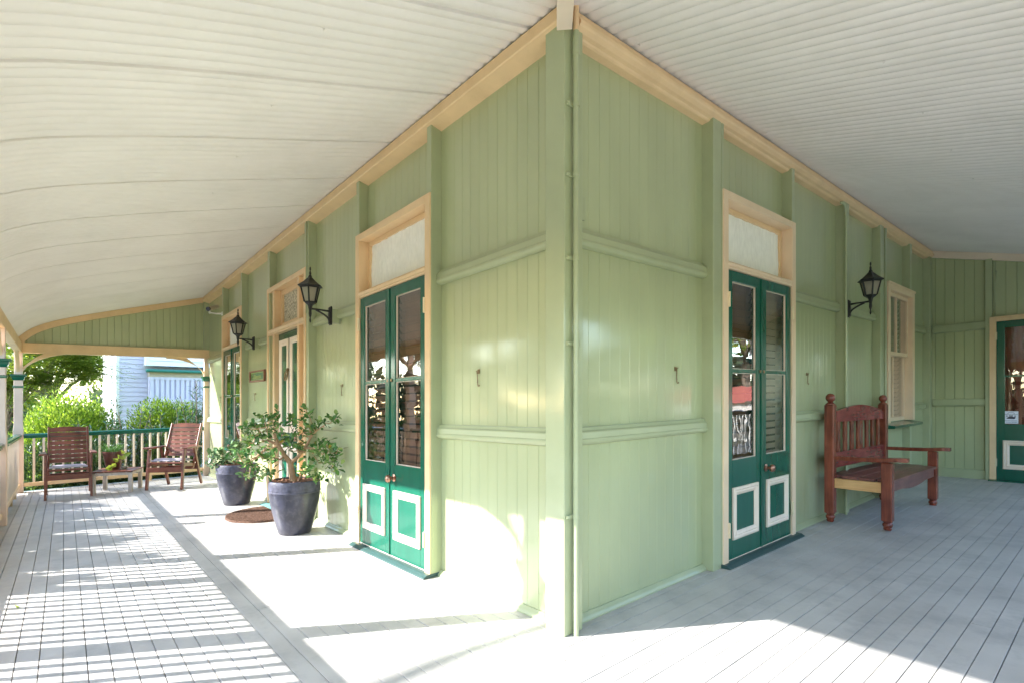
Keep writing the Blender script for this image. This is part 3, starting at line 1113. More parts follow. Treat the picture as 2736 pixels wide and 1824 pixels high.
def sash_window():
    fn = right_wall
    par = part_empty('sash_window')
    u0, u1, z0, z1 = 5.88, 7.13, 0.912, 2.715
    m = MB(fn)
    cw = 0.095
    m.box((u0, BV - 0.04, z0), (u0 + cw, 0.014, z1))
    m.box((u1 - cw, BV - 0.04, z0), (u1, 0.014, z1))
    m.box((u0 + cw, BV - 0.04, z1 - cw), (u1 - cw, 0.014, z1))
    m.box((u0 - 0.004, 0.0145, z1 - 0.028), (u1 + 0.004, 0.024, z1 + 0.004))
    m.build('window_frame', CREAM_MID, par, bevel=0.004)
    a, b = u0 + cw, u1 - cw
    for (s0, s1, v) in ((1.795, z1 - cw, -0.045), (z0 + 0.004, 1.840, -0.085)):
        m = MB(fn)
        frame_ring(m, a, b, s0, s1, 0.05, v - 0.035, v)
        c = (a + b) / 2
        m.box((c - 0.012, v - 0.03, s0 + 0.05), (c + 0.012, v - 0.004, s1 - 0.05))
        m.build('sash', CREAM_MID, par, bevel=0.003)
        m = MB(fn)
        m.add([(a + 0.04, v - 0.02, s0 + 0.04), (b - 0.04, v - 0.02, s0 + 0.04), (b - 0.04, v - 0.02, s1 - 0.04), (a + 0.04, v - 0.02, s1 - 0.04)], [(0, 1, 2, 3)])
        m.build('glass_pane', GLASS, par)
    blind(fn, par, a + 0.02, b - 0.02, z0, z1 - 0.1, -0.17, BLIND_LIT)
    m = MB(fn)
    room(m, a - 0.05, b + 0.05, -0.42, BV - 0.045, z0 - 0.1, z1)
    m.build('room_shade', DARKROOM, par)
    m = MB(fn)
    m.run([(-0.1, 0.845), (0.085, 0.845), (0.095, 0.855), (0.095, 0.882), (-0.1, 0.911)], u0 - 0.05, u1 + 0.05)
    m.build('window_sill', DGREEN, par, bevel=0.003)


sash_window()


# end wall of the side wing with a green door
def end_wall():
    fn = lambda u, v, z: (u, YE - v, z)
    m = MB(fn)

    def strip(a, b, z0):
        d = a
        g = 0.004
        k = math.floor((a - 0.04) / 0.1145) + 1
        cs = [a]
        while 0.04 + k * 0.1145 < b - 0.01:
            cs.append(0.04 + k * 0.1145)
            k += 1
        cs.append(b)
        for p, q in zip(cs, cs[1:]):
            m.add([(p + g, 0, z0), (q - g, 0, z0), (q - g, 0, zprof(q) - 0.03), (p + g, 0, zprof(p) - 0.03)], [(0, 1, 2, 3)])
            m.add([(p, -0.007, z0), (p + g, 0, z0), (p + g, 0, zprof(p) - 0.03), (p, -0.007, zprof(p) - 0.03)], [(0, 1, 2, 3)])
            m.add([(q - g, 0, z0), (q, -0.007, z0), (q, -0.007, zprof(q) - 0.03), (q - g, 0, zprof(q) - 0.03)], [(0, 1, 2, 3)])
    strip(-0.09, 0.70, 0.0)
    strip(0.70, 1.66, 2.30)
    strip(1.66, 2.73, 0.0)
    m.build('wall', GREEN, house, normals=False)
    MB(fn).box((0.625, -0.01, 0.0), (0.70, 0.06, 3.20)).build('stud', GREEN_TRIM, house, bevel=0.004)
    MB(fn).box((1.66, -0.01, 0.0), (1.735, 0.06, 2.92)).build('stud', GREEN_TRIM, house, bevel=0.004)
    for a, b in ((0.012, 0.625), (1.735, 2.62)):
        for z0, z1 in ((1.075, 1.186), (2.19, 2.31)):
            m = MB(fn)
            m.run([(0, z1), (0.034, z1), (0.042, z1 - 0.012), (0.046, z0 + 0.02), (0.034, z0 + 0.004), (0, z0)], a, b)
            m.build('belt_rail', GREEN_TRIM, house, bevel=0.003)
        m = MB(fn)
        m.run([(0, 0.135), (0.02, 0.13), (0.024, 0.0), (0, 0)], a, b)
        m.build('skirting', GREEN_TRIM, house)
    # electric cable down the stud
    m = MB(fn)
    m.tube([(0.735, 0.012, 3.02), (0.742, 0.03, 2.98), (0.735, 0.014, 2.93), (0.725, 0.012, 2.90), (0.725, 0.012, 2.36)], 0.008, 6)
    m.build('cable', GREEN_TRIM, house, smooth=True)
    par = part_empty('end_door')
    m = MB(fn)
    m.box((0.672, -0.02, 0), (0.745, 0.075, 2.352))
    m.box((1.615, -0.02, 0), (1.688, 0.075, 2.352))
    m.box((0.745, -0.02, 2.282), (1.615, 0.075, 2.352))
    m.build('door_frame', CREAM, par, bevel=0.004)
    v = 0.055
    a, b, st = 0.748, 1.612, 0.088
    m = MB(fn)
    m.box((a, v - 0.04, 0.02), (a + st, v, 2.280))
    m.box((b - st, v - 0.04, 0.02), (b, v, 2.280))
    m.box((a + st, v - 0.04, 2.185), (b - st, v, 2.280))
    m.box((a + st, v - 0.034, 1.485), (b - st, v - 0.004, 1.512))
    m.box((a + st, v - 0.04, 0.02), (b - st, v, 0.815))
    m.build('door_leaf', DGREEN, par, bevel=0.003)
    for z0, z1 in ((0.815, 1.485), (1.512, 2.185)):
        m = MB(fn)
        m.add([(a + st, v - 0.02, z0), (b - st, v - 0.02, z0), (b - st, v - 0.02, z1), (a + st, v - 0.02, z1)], [(0, 1, 2, 3)])
        m.build('glass_pane', GLASS, par)
    m = MB(fn)
    mould_ring(m, a + 0.068, b - 0.068, 0.175, 0.585, 0.07, v + 0.0005)
    m.build('panel_moulding', CREAM_PALE, par)
    for z in (0.21, 2.02):
        m = MB(fn)
        m.box((a - 0.010, 0.062, z), (a + 0.006, 0.079, z + 0.11))
        m.build('hinge', HINGE, par)
    m = MB(fn)
    n = 40
    for i in range(n):
        q0, q1 = a + 0.06 + (b - a - 0.12) * i / n, a + 0.06 + (b - a - 0.12) * (i + 1) / n
        w0, w1 = -0.10 + 0.022 * math.sin(i * 1.1), -0.10 + 0.022 * math.sin((i + 1) * 1.1)
        m.add([(q0, w0, 0.7), (q1, w1, 0.7), (q1, w1, 2.25), (q0, w0, 2.25)], [(0, 1, 2, 3)])
    m.build('curtain', CURTAIN, par, smooth=True)
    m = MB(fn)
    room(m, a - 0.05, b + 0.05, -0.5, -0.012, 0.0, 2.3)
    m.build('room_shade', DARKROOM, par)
    m = MB(fn)
    m.run([(-0.1, 0.0), (0.15, 0.0), (0.15, 0.012), (0.07, 0.02), (-0.1, 0.02)], 0.665, 1.70)
    m.build('threshold', DGREEN, par)


end_wall()
trim('R', YE - 0.001, 0.012, 2.735, 0.045, CREAM_PALE, 'gable_trim')


# ------------------------------------------------------------------ pipes
def pipe(fn, name, pts, r, clips, label, mats=(GREEN_TRIM,), clip_dir=None):
    m = MB(fn)
    m.tube(pts, r, 12)
    o = m.build(name, mats[0], smooth=True, angle=60)
    tag(o, label, 'pipe')
    return o


pp = thing('conduit_pipe', 'sage green conduit running up the corner post with six saddle clips', 'pipe', (0.026, 0.066, 0))
m = MB(); m.tube([(0, 0, 0.0), (0, 0, 3.335)], 0.0165, 12); m.build('pipe_length', GREEN_TRIM, pp, world=False, smooth=True, angle=60)
m = MB(); m.tube([(0, 0, 3.335), (0, 0, 3.50)], 0.0168, 12); m.build('pipe_top', CREAM, pp, world=False, smooth=True, angle=60)
m = MB(); m.tube([(0, 0, 3.20), (0, 0, 3.31)], 0.0195, 12); m.build('coupling', GREEN_TRIM, pp, world=False, smooth=True, angle=60)
for z in (2.93, 2.54, 2.08, 1.61, 0.657):
    m = MB()
    m.tube([(0, 0, z - 0.012), (0, 0, z + 0.012)], 0.0205, 12)
    m.box((-0.024, -0.056, z - 0.009), (-0.012, 0.04, z + 0.009))
    m.lathe([(0.008, 0.0), (0.008, 0.006), (0.0, 0.008)], (-0.012, -0.047, z), 8, axis='x')
    m.build('clip', GREEN_TRIM, pp, world=False, smooth=True, angle=40)
pp2 = thing('conduit_pipe', 'thin green pipe with a bent top on the stud behind the bench', 'pipe', (0.018, 4.33, 0))
m = MB(); m.tube([(-0.02, -0.10, 3.33), (0.0, -0.08, 3.335), (0.0, -0.035, 3.315), (0.0, -0.01, 3.27), (0, 0, 3.20), (0, 0, 0.0)], 0.0145, 10)
m.build('pipe_length', GREEN_TRIM, pp2, world=False, smooth=True, angle=60)
m = MB(); m.tube([(0, 0, 3.10), (0, 0, 3.20)], 0.018, 10); m.build('coupling', GREEN_TRIM, pp2, world=False, smooth=True, angle=60)
m = MB(left_wall)
m.tube([(-4.02, 0.006, 3.38), (-4.018, 0.006, 3.0), (-4.022, 0.006, 2.35)], 0.007, 6)
tag(m.build('cable', GREEN_TRIM, smooth=True), 'thin painted cable running up the stud right of the front door', 'cable')


# ------------------------------------------------------------------ wall lanterns
def make_lantern(label):
    """local: the wall is the plane y=0, lantern hangs out towards -y"""
    t = thing('wall_lantern', label, 'wall lamp', (0, 0, 0), 0, 'black coach lanterns on the house walls')
    A = -0.215
    m = MB()
    m.box((-0.03, -0.018, -0.095), (0.03, 0.0, 0.095))
    m.box((-0.022, -0.030, -0.085), (0.022, -0.018, 0.085))
    m.build('wall_plate', IRON, t, world=False, bevel=0.006)
    MB().box((-0.024, 0.0, -0.07), (0.024, 0.075, 0.07)).build('mounting_block', GREEN_TRIM, t, world=False)
    m = MB()
    m.tube([(0, -0.02, 0.045), (0, -0.10, 0.050), (0, A, 0.052)], [0.012, 0.009, 0.010], 8)
    cur = []
    for i in range(11):
        a = i / 10
        cur.append((0, -0.02 - 0.14 * a, -0.055 + 0.10 * a ** 0.55))
    m.tube(cur, [0.010] * 11, 8)
    m.build('arm', IRON, t, world=False, smooth=True, angle=60)
    m = MB()
    c = (0, A, 0)
    m.lathe([(0.0, -0.090), (0.006, -0.085), (0.010, -0.065), (0.006, -0.040), (0.012, -0.020), (0.016, 0.0), (0.014, 0.03), (0.019, 0.055), (0.022, 0.075), (0.030, 0.090), (0.050, 0.102), (0.060, 0.112), (0.060, 0.120), (0.0, 0.121)], c, 6, a0=PI / 6)
    for k in range(6):
        a = PI / 6 + PI / 3 * k
        ca, sa = math.cos(a), math.sin(a)
        m.tube([(ca * 0.058, A + sa * 0.058, 0.115), (ca * 0.093, A + sa * 0.093, 0.262)], 0.0088, 6)
    m.lathe([(0.085, 0.253), (0.100, 0.253), (0.100, 0.268), (0.085, 0.268)], c, 6, a0=PI / 6)
    m.build('lamp_body', IRON, t, world=False)
    m = MB()
    m.lathe([(0.0, 0.262), (0.100, 0.262), (0.122, 0.268), (0.124, 0.276), (0.100, 0.292), (0.066, 0.318), (0.036, 0.348), (0.020, 0.362), (0.018, 0.375), (0.0, 0.376)], c, 6, a0=PI / 6)
    hd = m.build('lamp_hood', IRON, t, world=False)
    m = MB()
    m.lathe([(0.016, 0.374), (0.009, 0.392), (0.012, 0.402), (0.008, 0.420), (0.004, 0.428), (0.009, 0.440), (0.008, 0.458), (0.0, 0.472)], c, 8)
    m.build('finial', IRON, hd, world=False, smooth=True)
    for k in range(6):
        a0, a1 = PI / 6 + PI / 3 * k, PI / 6 + PI / 3 * (k + 1)
        m = MB()
        m.add([(math.cos(a0) * 0.057, A + math.sin(a0) * 0.057, 0.12), (math.cos(a1) * 0.057, A + math.sin(a1) * 0.057, 0.12),
               (math.cos(a1) * 0.090, A + math.sin(a1) * 0.090, 0.258), (math.cos(a0) * 0.090, A + math.sin(a0) * 0.090, 0.258)], [(0, 1, 2, 3)])
        m.build('glass_pane', LGLASS, t, world=False)
    m = MB()
    m.lathe([(0.0, 0.120), (0.016, 0.122), (0.016, 0.150), (0.012, 0.155), (0.020, 0.175), (0.024, 0.200), (0.016, 0.225), (0.0, 0.234)], c, 12)
    m.build('bulb', BULB, t, world=False, smooth=True)
    return t


lan = make_lantern('black hexagonal lantern between the front door and the nearest green double doors')
lan.location = (-3.30, -0.002, 2.215 + shear_z(-3.3, 0))
dup(lan, (-6.17, -0.002, 2.222), 0, 'smaller looking black lantern left of the front door, above the framed green name sign')
dup(lan, (0.002, 4.43, 2.220), PI / 2, 'black lantern on the side wall above the red timber bench')


# ------------------------------------------------------------------ security camera
cam_t = thing('security_camera', 'small white and black bullet camera on a bracket under the eaves at the far end', 'camera', (-8.18, 0, 2.93))
m = MB()
m.box((-0.03, -0.012, -0.03), (0.03, 0.0, 0.03))
m.tube([(0, -0.01, 0), (0.01, -0.10, -0.012), (0.02, -0.19, -0.005)], [0.016, 0.012, 0.011], 8)
m.lathe([(0.0, -0.02), (0.017, -0.012), (0.019, 0.0), (0.017, 0.012), (0.008, 0.03), (0.0, 0.03)], (0.02, -0.20, -0.005), 10)
m.build('bracket', WHITE, cam_t, world=False, smooth=True, angle=50)
m = MB()
m.tube([(0.03, -0.215, 0.055), (-0.16, -0.05, 0.135)], 0.036, 14)
m.build('camera_body', NBEIGE, cam_t, world=False, smooth=True, angle=50)
m = MB()
m.tube([(0.055, -0.235, 0.045), (0.03, -0.213, 0.056)], 0.0345, 14)
m.build('lens_face', BLACKP, cam_t, world=False, smooth=True, angle=50)


# ------------------------------------------------------------------ name sign
sg = thing('name_sign', 'wooden framed green name sign with gold script lettering left of the front door', 'sign', (-6.305, 0.085, 1.763))
m = MB()
W2, H2 = 0.383, 0.083
frame_ring_pts = [((-W2, -0.03, -H2), (-W2 + 0.03, 0.0, H2)), ((W2 - 0.03, -0.03, -H2), (W2, 0.0, H2)), ((-W2 + 0.03, -0.03, H2 - 0.022), (W2 - 0.03, 0.0, H2)), ((-W2 + 0.03, -0.03, -H2), (W2 - 0.03, 0.0, -H2 + 0.022))]
for a, b in frame_ring_pts:
    m.box(a, b)
FR = wood('sign_frame_timber', (0.20, 0.07, 0.04), (0.36, 0.16, 0.10), rough=0.5, axis=(1, 8, 8))
m.build('sign_frame', FR, sg, world=False, bevel=0.003)
m = MB()
m.box((-W2 + 0.028, -0.012, -H2 + 0.02), (W2 - 0.028, 0.0, H2 - 0.02))
m.build('sign_board', SIGNGREEN, sg, world=False)
m = MB()
for a, b in [((-W2 + 0.040, -0.0145, H2 - 0.034), (W2 - 0.040, -0.0125, H2 - 0.029)), ((-W2 + 0.040, -0.0145, -H2 + 0.029), (W2 - 0.040, -0.0125, -H2 + 0.034)),
             ((-W2 + 0.040, -0.0145, -H2 + 0.034), (-W2 + 0.048, -0.0125, H2 - 0.034)), ((W2 - 0.048, -0.0145, -H2 + 0.034), (W2 - 0.040, -0.0125, H2 - 0.034))]:
    m.box(a, b)
m.build('sign_border', SIGNGOLD, sg, world=False)


def text_mesh(txt, size, mat, parent, name, loc, rot, shear=0.0, ext=0.0008, xs=1.0):
    cu = bpy.data.curves.new(name, 'FONT')
    cu.body = txt
    cu.size = size
    cu.shear = shear
    cu.extrude = ext
    cu.align_x = 'CENTER'
    cu.align_y = 'CENTER'
    tmp = bpy.data.objects.new(name + '_tmp', cu)
    COL.objects.link(tmp)
    bpy.context.view_layer.update()
    dg = bpy.context.evaluated_depsgraph_get()
    me = bpy.data.meshes.new_from_object(tmp.evaluated_get(dg))
    bpy.data.objects.remove(tmp)
    me.transform(Matrix.Scale(xs, 4, (1, 0, 0)))
    me.transform(rot)
    me.materials.clear()
    me.materials.append(mat)
    o = bpy.data.objects.new(name, me)
    COL.objects.link(o)
    o.location = loc
    o.parent = parent
    return o


text_mesh('Ellenson', 0.092, SIGNGOLD, sg, 'sign_lettering', (-0.02, -0.0128, -0.008), Matrix.Rotation(PI / 2, 4, 'X'), shear=0.35, xs=1.25)
# a swash stroke before the name
m = MB()
m.tube([(-0.31, -0.0135, 0.03), (-0.28, -0.0135, 0.045), (-0.25, -0.0135, 0.03), (-0.285, -0.0135, 0.0), (-0.26, -0.0135, -0.02), (-0.30, -0.0135, -0.035)], [0.002, 0.004, 0.005, 0.004, 0.004, 0.002], 6)
m.build('sign_swash', SIGNGOLD, sg, world=False)

# sticker in the glass of the end door
st = thing('door_sticker', 'square white sticker with a dark printed picture on the glass of the end door', 'sticker', (0.90, YE - 0.0385, 0.912))
MB().box((-0.075, -0.0015, -0.088), (0.075, 0.0, 0.088)).build('sticker_sheet', PAPER, st, world=False)
m = MB()
yy = -0.0022
arc = [(0.036 * math.cos(a), yy, 0.050 + 0.022 * math.sin(a)) for a in [PI * i / 10 for i in range(11)]]
m.tube(arc, 0.0022, 4)


def flat(pts):
    m.prism([(x, yy, z) for x, z in pts], [(x, yy + 0.0006, z) for x, z in pts])


flat([(-0.05, -0.020), (-0.035, 0.0), (-0.022, 0.010), (0.018, 0.010), (0.03, 0.004), (0.038, 0.012), (0.046, 0.004), (0.042, -0.014), (0.032, -0.022)])
flat([(-0.022, 0.014), (0.016, 0.014), (0.019, 0.030), (-0.004, 0.026), (-0.020, 0.031)])
flat([(-0.050, 0.012), (-0.044, 0.034), (-0.038, 0.012), (-0.032, 0.004)])
flat([(0.034, 0.012), (0.040, 0.036), (0.048, 0.012)])
rnd = random.Random(8)
for zc, h, w0 in ((0.043, 0.005, 0.066), (-0.048, 0.007, 0.062), (-0.068, 0.006, 0.054)):
    x = -w0
    while x < w0:
        w = rnd.uniform(0.004, 0.009)
        flat([(x, zc - h / 2), (x + w, zc - h / 2), (x + w, zc + h / 2), (x, zc + h / 2)])
        x += w + 0.003
m.build('sticker_print', INK, st, world=False)


# ------------------------------------------------------------------ cabin hooks on the walls
def make_hook(label):
    t = thing('cabin_hook', label, 'hook', (0, 0, 0), 0, 'brass cabin hooks hanging on the walls')
    m = MB()
    m.box((-0.012, -0.004, 0.03), (0.012, 0.0, 0.062))
    m.tube([(0.01, -0.004, 0.05), (0.012, -0.016, 0.052), (-0.006, -0.020, 0.046), (-0.010, -0.010, 0.040), (0, -0.004, 0.044)], 0.0032, 6)
    m.build('eye_plate', BRASS, t, world=False)
    m = MB()
    m.tube([(-0.004, -0.016, 0.044), (-0.002, -0.014, 0.02), (0.0, -0.012, -0.02), (0.001, -0.012, -0.045), (0.008, -0.014, -0.056), (0.018, -0.014, -0.056), (0.022, -0.014, -0.046)], 0.0036, 6)
    m.lathe([(0.0, -0.003), (0.006, 0.0), (0.0, 0.006)], (0, -0.013, 0.0), 6)
    m.lathe([(0.0, -0.003), (0.006, 0.0), (0.0, 0.006)], (0, -0.013, -0.028), 6)
    m.build('hook_rod', BRASS, t, world=False)
    return t


hk = make_hook('brass cabin hook on the street wall nearest the house corner')
hk.location = (-0.90, 0.09, 1.468 + shear_z(-0.9, 0.09))
for (x, y, rz, lab) in ((-3.235, 0.09, 0, 'brass cabin hook on the street wall below the lantern nearest the corner'),
                        (-6.46, 0.09, 0, 'brass cabin hook on the street wall under the framed name sign'),
                        (-8.72, 0.09, 0, 'brass cabin hook at the far end of the street wall beside the last double doors'),
                        (-0.09, 1.224, PI / 2, 'brass cabin hook on the side wall between the corner pipe and the double doors'),
                        (-0.09, 3.558, PI / 2, 'brass cabin hook on the side wall right of the double doors, left of the bench')):
    dup(hk, (x, y, 1.460), rz, lab)


# ------------------------------------------------------------------ bench
def make_bench():
    t = thing('timber_bench', 'heavy red stained timber bench with ball topped posts against the side wall', 'bench', (0.29, 4.66, 0))
    ox, oy = 0.29, 4.66

    def q(x, y, z):
        return (x - ox, y - oy, z)
    ya, yb = 3.795, 5.525
    s = 0.044
    xb, xf = 0.045, 0.53
    foot = [(0.0, 0.0), (0.026, 0.0), (0.034, 0.012), (0.036, 0.020), (0.030, 0.027), (0.036, 0.034), (0.042, 0.046), (0.041, 0.062), (0.030, 0.074), (0.040, 0.080), (0.040, 0.088), (0.030, 0.092)]

    def leg(x, y, top, mat=JARRAH, ball=False):
        m = MB()
        m.box(q(x - s, y - s, 0.088), q(x + s, y + s, top))
        l = m.build('leg', mat, t, world=False, bevel=0.009)
        MB().lathe(foot, q(x, y, 0), 18).build('foot', mat, l, world=False, smooth=True, angle=40)
        if ball:
            m = MB()
            m.lathe([(0.0, top), (0.044, top), (0.044, top + 0.008), (0.034, top + 0.016), (0.026, top + 0.024), (0.022, top + 0.030), (0.034, top + 0.040), (0.042, top + 0.058), (0.043, top + 0.072), (0.038, top + 0.092), (0.024, top + 0.108), (0.0, top + 0.114)], q(x, y, 0), 20)
            m.build('ball_finial', JARRAH, l, world=False, smooth=True, angle=50)
    leg(xb, ya, 1.175, ball=True)
    leg(xb, yb, 1.175, ball=True)
    leg(xf, ya, 0.635)
    leg(xf, yb, 0.635)
    y0, y1 = ya + s, yb - s
    # shaped top rail of the back
    m = MB()
    N = 60
    prof = []
    for i in range(N + 1):
        a = i / N
        e = abs(a - 0.5) * 2
        z = 1.10 + 0.075 * (1 - e ** 1.5)
        if e < 0.045:
            z -= 0.045 * (1 - e / 0.045) * 0.9
        if e > 0.93:
            z -= 0.015
        prof.append((y0 + (y1 - y0) * a, z))
    for (a, za), (b, zb_) in zip(prof, prof[1:]):
        m.hexa([q(xb - 0.02, a, 1.000), q(xb + 0.022, a, 1.000), q(xb + 0.022, b, 1.000), q(xb - 0.02, b, 1.000)],
               [q(xb - 0.02, a, za), q(xb + 0.022, a, za), q(xb + 0.022, b, zb_), q(xb - 0.02, b, zb_)])
    m.build('top_rail', JARRAH_L, t, world=False)
    m = MB()
    m.box(q(xb - 0.02, y0, 0.535), q(xb + 0.024, y1, 0.690))
    m.build('lower_back_rail', JARRAH_L, t, world=False, bevel=0.004)
    # slats: three, a broad centre slat with a carved crescent, three more
    wid = y1 - y0
    cs = [(0.10, 0.075), (0.225, 0.075), (0.35, 0.075), (0.50, 0.155), (0.65, 0.075), (0.775, 0.075), (0.90, 0.075)]
    for f, w in cs:
        c = y0 + wid * f
        MB().box(q(xb - 0.012, c - w / 2, 0.690), q(xb + 0.014, c + w / 2, 1.000)).build('back_slat', JARRAH, t, world=False, bevel=0.004)
    m = MB()
    c = y0 + wid * 0.5
    o1 = [(c + 0.035 - 0.060 * math.cos(a), 0.845 + 0.115 * math.sin(a)) for a in [-PI / 2 + PI * i / 18 for i in range(19)]]
    o2 = [(c + 0.035 - 0.036 * math.cos(a), 0.845 + 0.115 * math.sin(a)) for a in [-PI / 2 + PI * i / 18 for i in range(19)]]
    for i in range(18):
        m.hexa([q(xb + 0.0135, *o1[i]), q(xb + 0.0135, *o2[i]), q(xb + 0.0135, *o2[i + 1]), q(xb + 0.0135, *o1[i + 1])],
               [q(xb + 0.0165, *o1[i]), q(xb + 0.0165, *o2[i]), q(xb + 0.0165, *o2[i + 1]), q(xb + 0.0165, *o1[i + 1])])
    m.build('carved_crescent', BARK, t, world=False)
    # arms
    for y, w in ((ya, 0.10), (yb, 0.10)):
        m = MB()
        z0 = 0.635
        vs = []
        sec = [(xb + s + 0.001, 0.645, 0.06), (0.30, 0.648, 0.075), (0.48, 0.655, 0.10), (0.62, 0.668, 0.10), (0.69, 0.668, 0.07)]
        for (xa, za, wa), (xc, zc, wc) in zip(sec, sec[1:]):
            m.hexa([q(xa, y - wa / 2, za - 0.020), q(xa, y + wa / 2, za - 0.020), q(xc, y + wc / 2, zc - 0.020), q(xc, y - wc / 2, zc - 0.020)],
                   [q(xa, y - wa / 2, za + 0.018), q(xa, y + wa / 2, za + 0.018), q(xc, y + wc / 2, zc + 0.018), q(xc, y - wc / 2, zc + 0.018)])
        m.build('arm', JARRAH, t, world=False, bevel=0.0)
    # seat of four planks
    for i in range(4):
        a = 0.0 + i * 0.143
        m = MB()
        m.box(q(a + 0.004, ya + 0.0 + (s if i in (0, 3) else 0.0), 0.442), q(a + 0.141, yb - (s if i in (0, 3) else 0.0), 0.470))
        m.build('seat_plank', BENCHSEAT, t, world=False, bevel=0.004)
    # front apron with a drop in the middle
    m = MB()
    for i in range(30):
        a, b = i / 30, (i + 1) / 30
        def zl(f):
            return 0.352 - 0.028 * max(0.0, 1 - (abs(f - 0.5) / 0.28) ** 2)
        m.hexa([q(xf - 0.018, y0 + wid * a, zl(a)), q(xf + 0.018, y0 + wid * a, zl(a)), q(xf + 0.018, y0 + wid * b, zl(b)), q(xf - 0.018, y0 + wid * b, zl(b))],
               [q(xf - 0.018, y0 + wid * a, 0.441), q(xf + 0.018, y0 + wid * a, 0.441), q(xf + 0.018, y0 + wid * b, 0.441), q(xf - 0.018, y0 + wid * b, 0.441)])
    m.build('front_apron', BENCHSEAT, t, world=False)
    for y in (ya, yb):
        o = MB().box(q(xb + s, y - 0.022, 0.345), q(xf - s, y + 0.022, 0.441)).build('side_rail', PALEWOOD, t, world=False, bevel=0.003)
        o['label'] = 'unstained pale side rail'
    return t


make_bench()


# ------------------------------------------------------------------ outdoor chairs
def make_chair(label):
    """local: faces +x, origin on the floor under the seat"""
    t = thing('outdoor_chair', label, 'chair', (0, 0, 0), 0, 'slatted timber armchairs at the verandah end')
    hw = 0.285
    for sg_ in (-1, 1):
        y = sg_ * (hw - 0.018)
        m = MB()
        m.bar((0.325, y, 0.0), (0.235, y, 0.655), 0.030, 0.055, up=(1, 0, 0.1))
        m.build('front_leg', CHAIRW, t, world=False, bevel=0.004)
        m = MB()
        m.bar((-0.36, y, 0.0), (-0.10, y, 0.655), 0.030, 0.05, up=(1, 0, 0.4))
        m.build('back_leg', CHAIRW, t, world=False, bevel=0.004)
        m = MB()
        yo = sg_ * (hw + 0.012)
        m.hexa([(-0.27, yo - 0.03, 0.655), (-0.27, yo + 0.03, 0.655), (0.30, yo + 0.042, 0.662), (0.30, yo - 0.042, 0.662)],
               [(-0.27, yo - 0.03, 0.680), (-0.27, yo + 0.03, 0.680), (0.30, yo + 0.042, 0.690), (0.30, yo - 0.042, 0.690)])
        m.build('armrest', CHAIRW, t, world=False, bevel=0.006)
        m = MB()
        yi = sg_ * (hw - 0.052)
        m.bar((0.29, yi, 0.405), (-0.24, yi, 0.350), 0.024, 0.05)
        m.build('seat_rail', CHAIRW, t, world=False, bevel=0.003)
        m = MB()
        m.bar((-0.10, sg_ * (hw - 0.045), 0.30), (-0.44, sg_ * (hw - 0.045), 1.055), 0.026, 0.048, up=(1, 0, 0.4))
        m.build('back_stile', CHAIRW, t, world=False, bevel=0.006)
    a, b = Vector((-0.185, 0, 0.50)), Vector((-0.425, 0, 1.045))
    d = (b - a).normalized()
    n = Vector((d.z, 0, -d.x))
    L = (b - a).length
    K = 8
    for i in range(K):
        p = a + d * (L * (i + 0.5) / K)
        h = L / K * 0.40
        m = MB()
        w = hw - 0.06
        if i < K - 1:
            pts = [(-w, -h), (w, -h), (w, h), (-w, h)]
            r0 = [tuple(p + n * 0.008 + d * z + Vector((0, y, 0))) for y, z in pts]
            r1 = [tuple(p - n * 0.008 + d * z + Vector((0, y, 0))) for y, z in pts]
            m.prism(r0, r1)
        else:
            for j in range(12):
                y0, y1 = -w + 2 * w * j / 12, -w + 2 * w * (j + 1) / 12
                t0, t1 = h + 0.022 * (1 - (y0 / w) ** 2), h + 0.022 * (1 - (y1 / w) ** 2)
                r0 = [p + n * 0.008 + d * -h + Vector((0, y0, 0)), p + n * 0.008 + d * -h + Vector((0, y1, 0)), p + n * 0.008 + d * t1 + Vector((0, y1, 0)), p + n * 0.008 + d * t0 + Vector((0, y0, 0))]
                m.prism([tuple(v) for v in r0], [tuple(v - n * 0.016) for v in r0])
        m.build('back_slat', CHAIRW, t, world=False)
    for i in range(6):
        x = -0.17 + i * 0.088
        z = 0.40 + (x - 0.29) * 0.10 + 0.02
        MB().box((x - 0.034, -hw + 0.055, z), (x + 0.034, hw - 0.055, z + 0.018)).build('seat_slat', CHAIRW, t, world=False, bevel=0.003)
    MB().box((0.278, -hw + 0.035, 0.428), (0.318, hw - 0.035, 0.450)).build('seat_slat', CHAIRW, t, world=False, bevel=0.006)
    MB().box((0.285, -hw + 0.034, 0.285), (0.307, hw - 0.034, 0.365)).build('cross_rail', CHAIRW, t, world=False, bevel=0.003)
    MB().box((-0.262, -hw + 0.034, 0.27), (-0.240, hw - 0.034, 0.335)).build('cross_rail', CHAIRW, t, world=False, bevel=0.003)
    return t


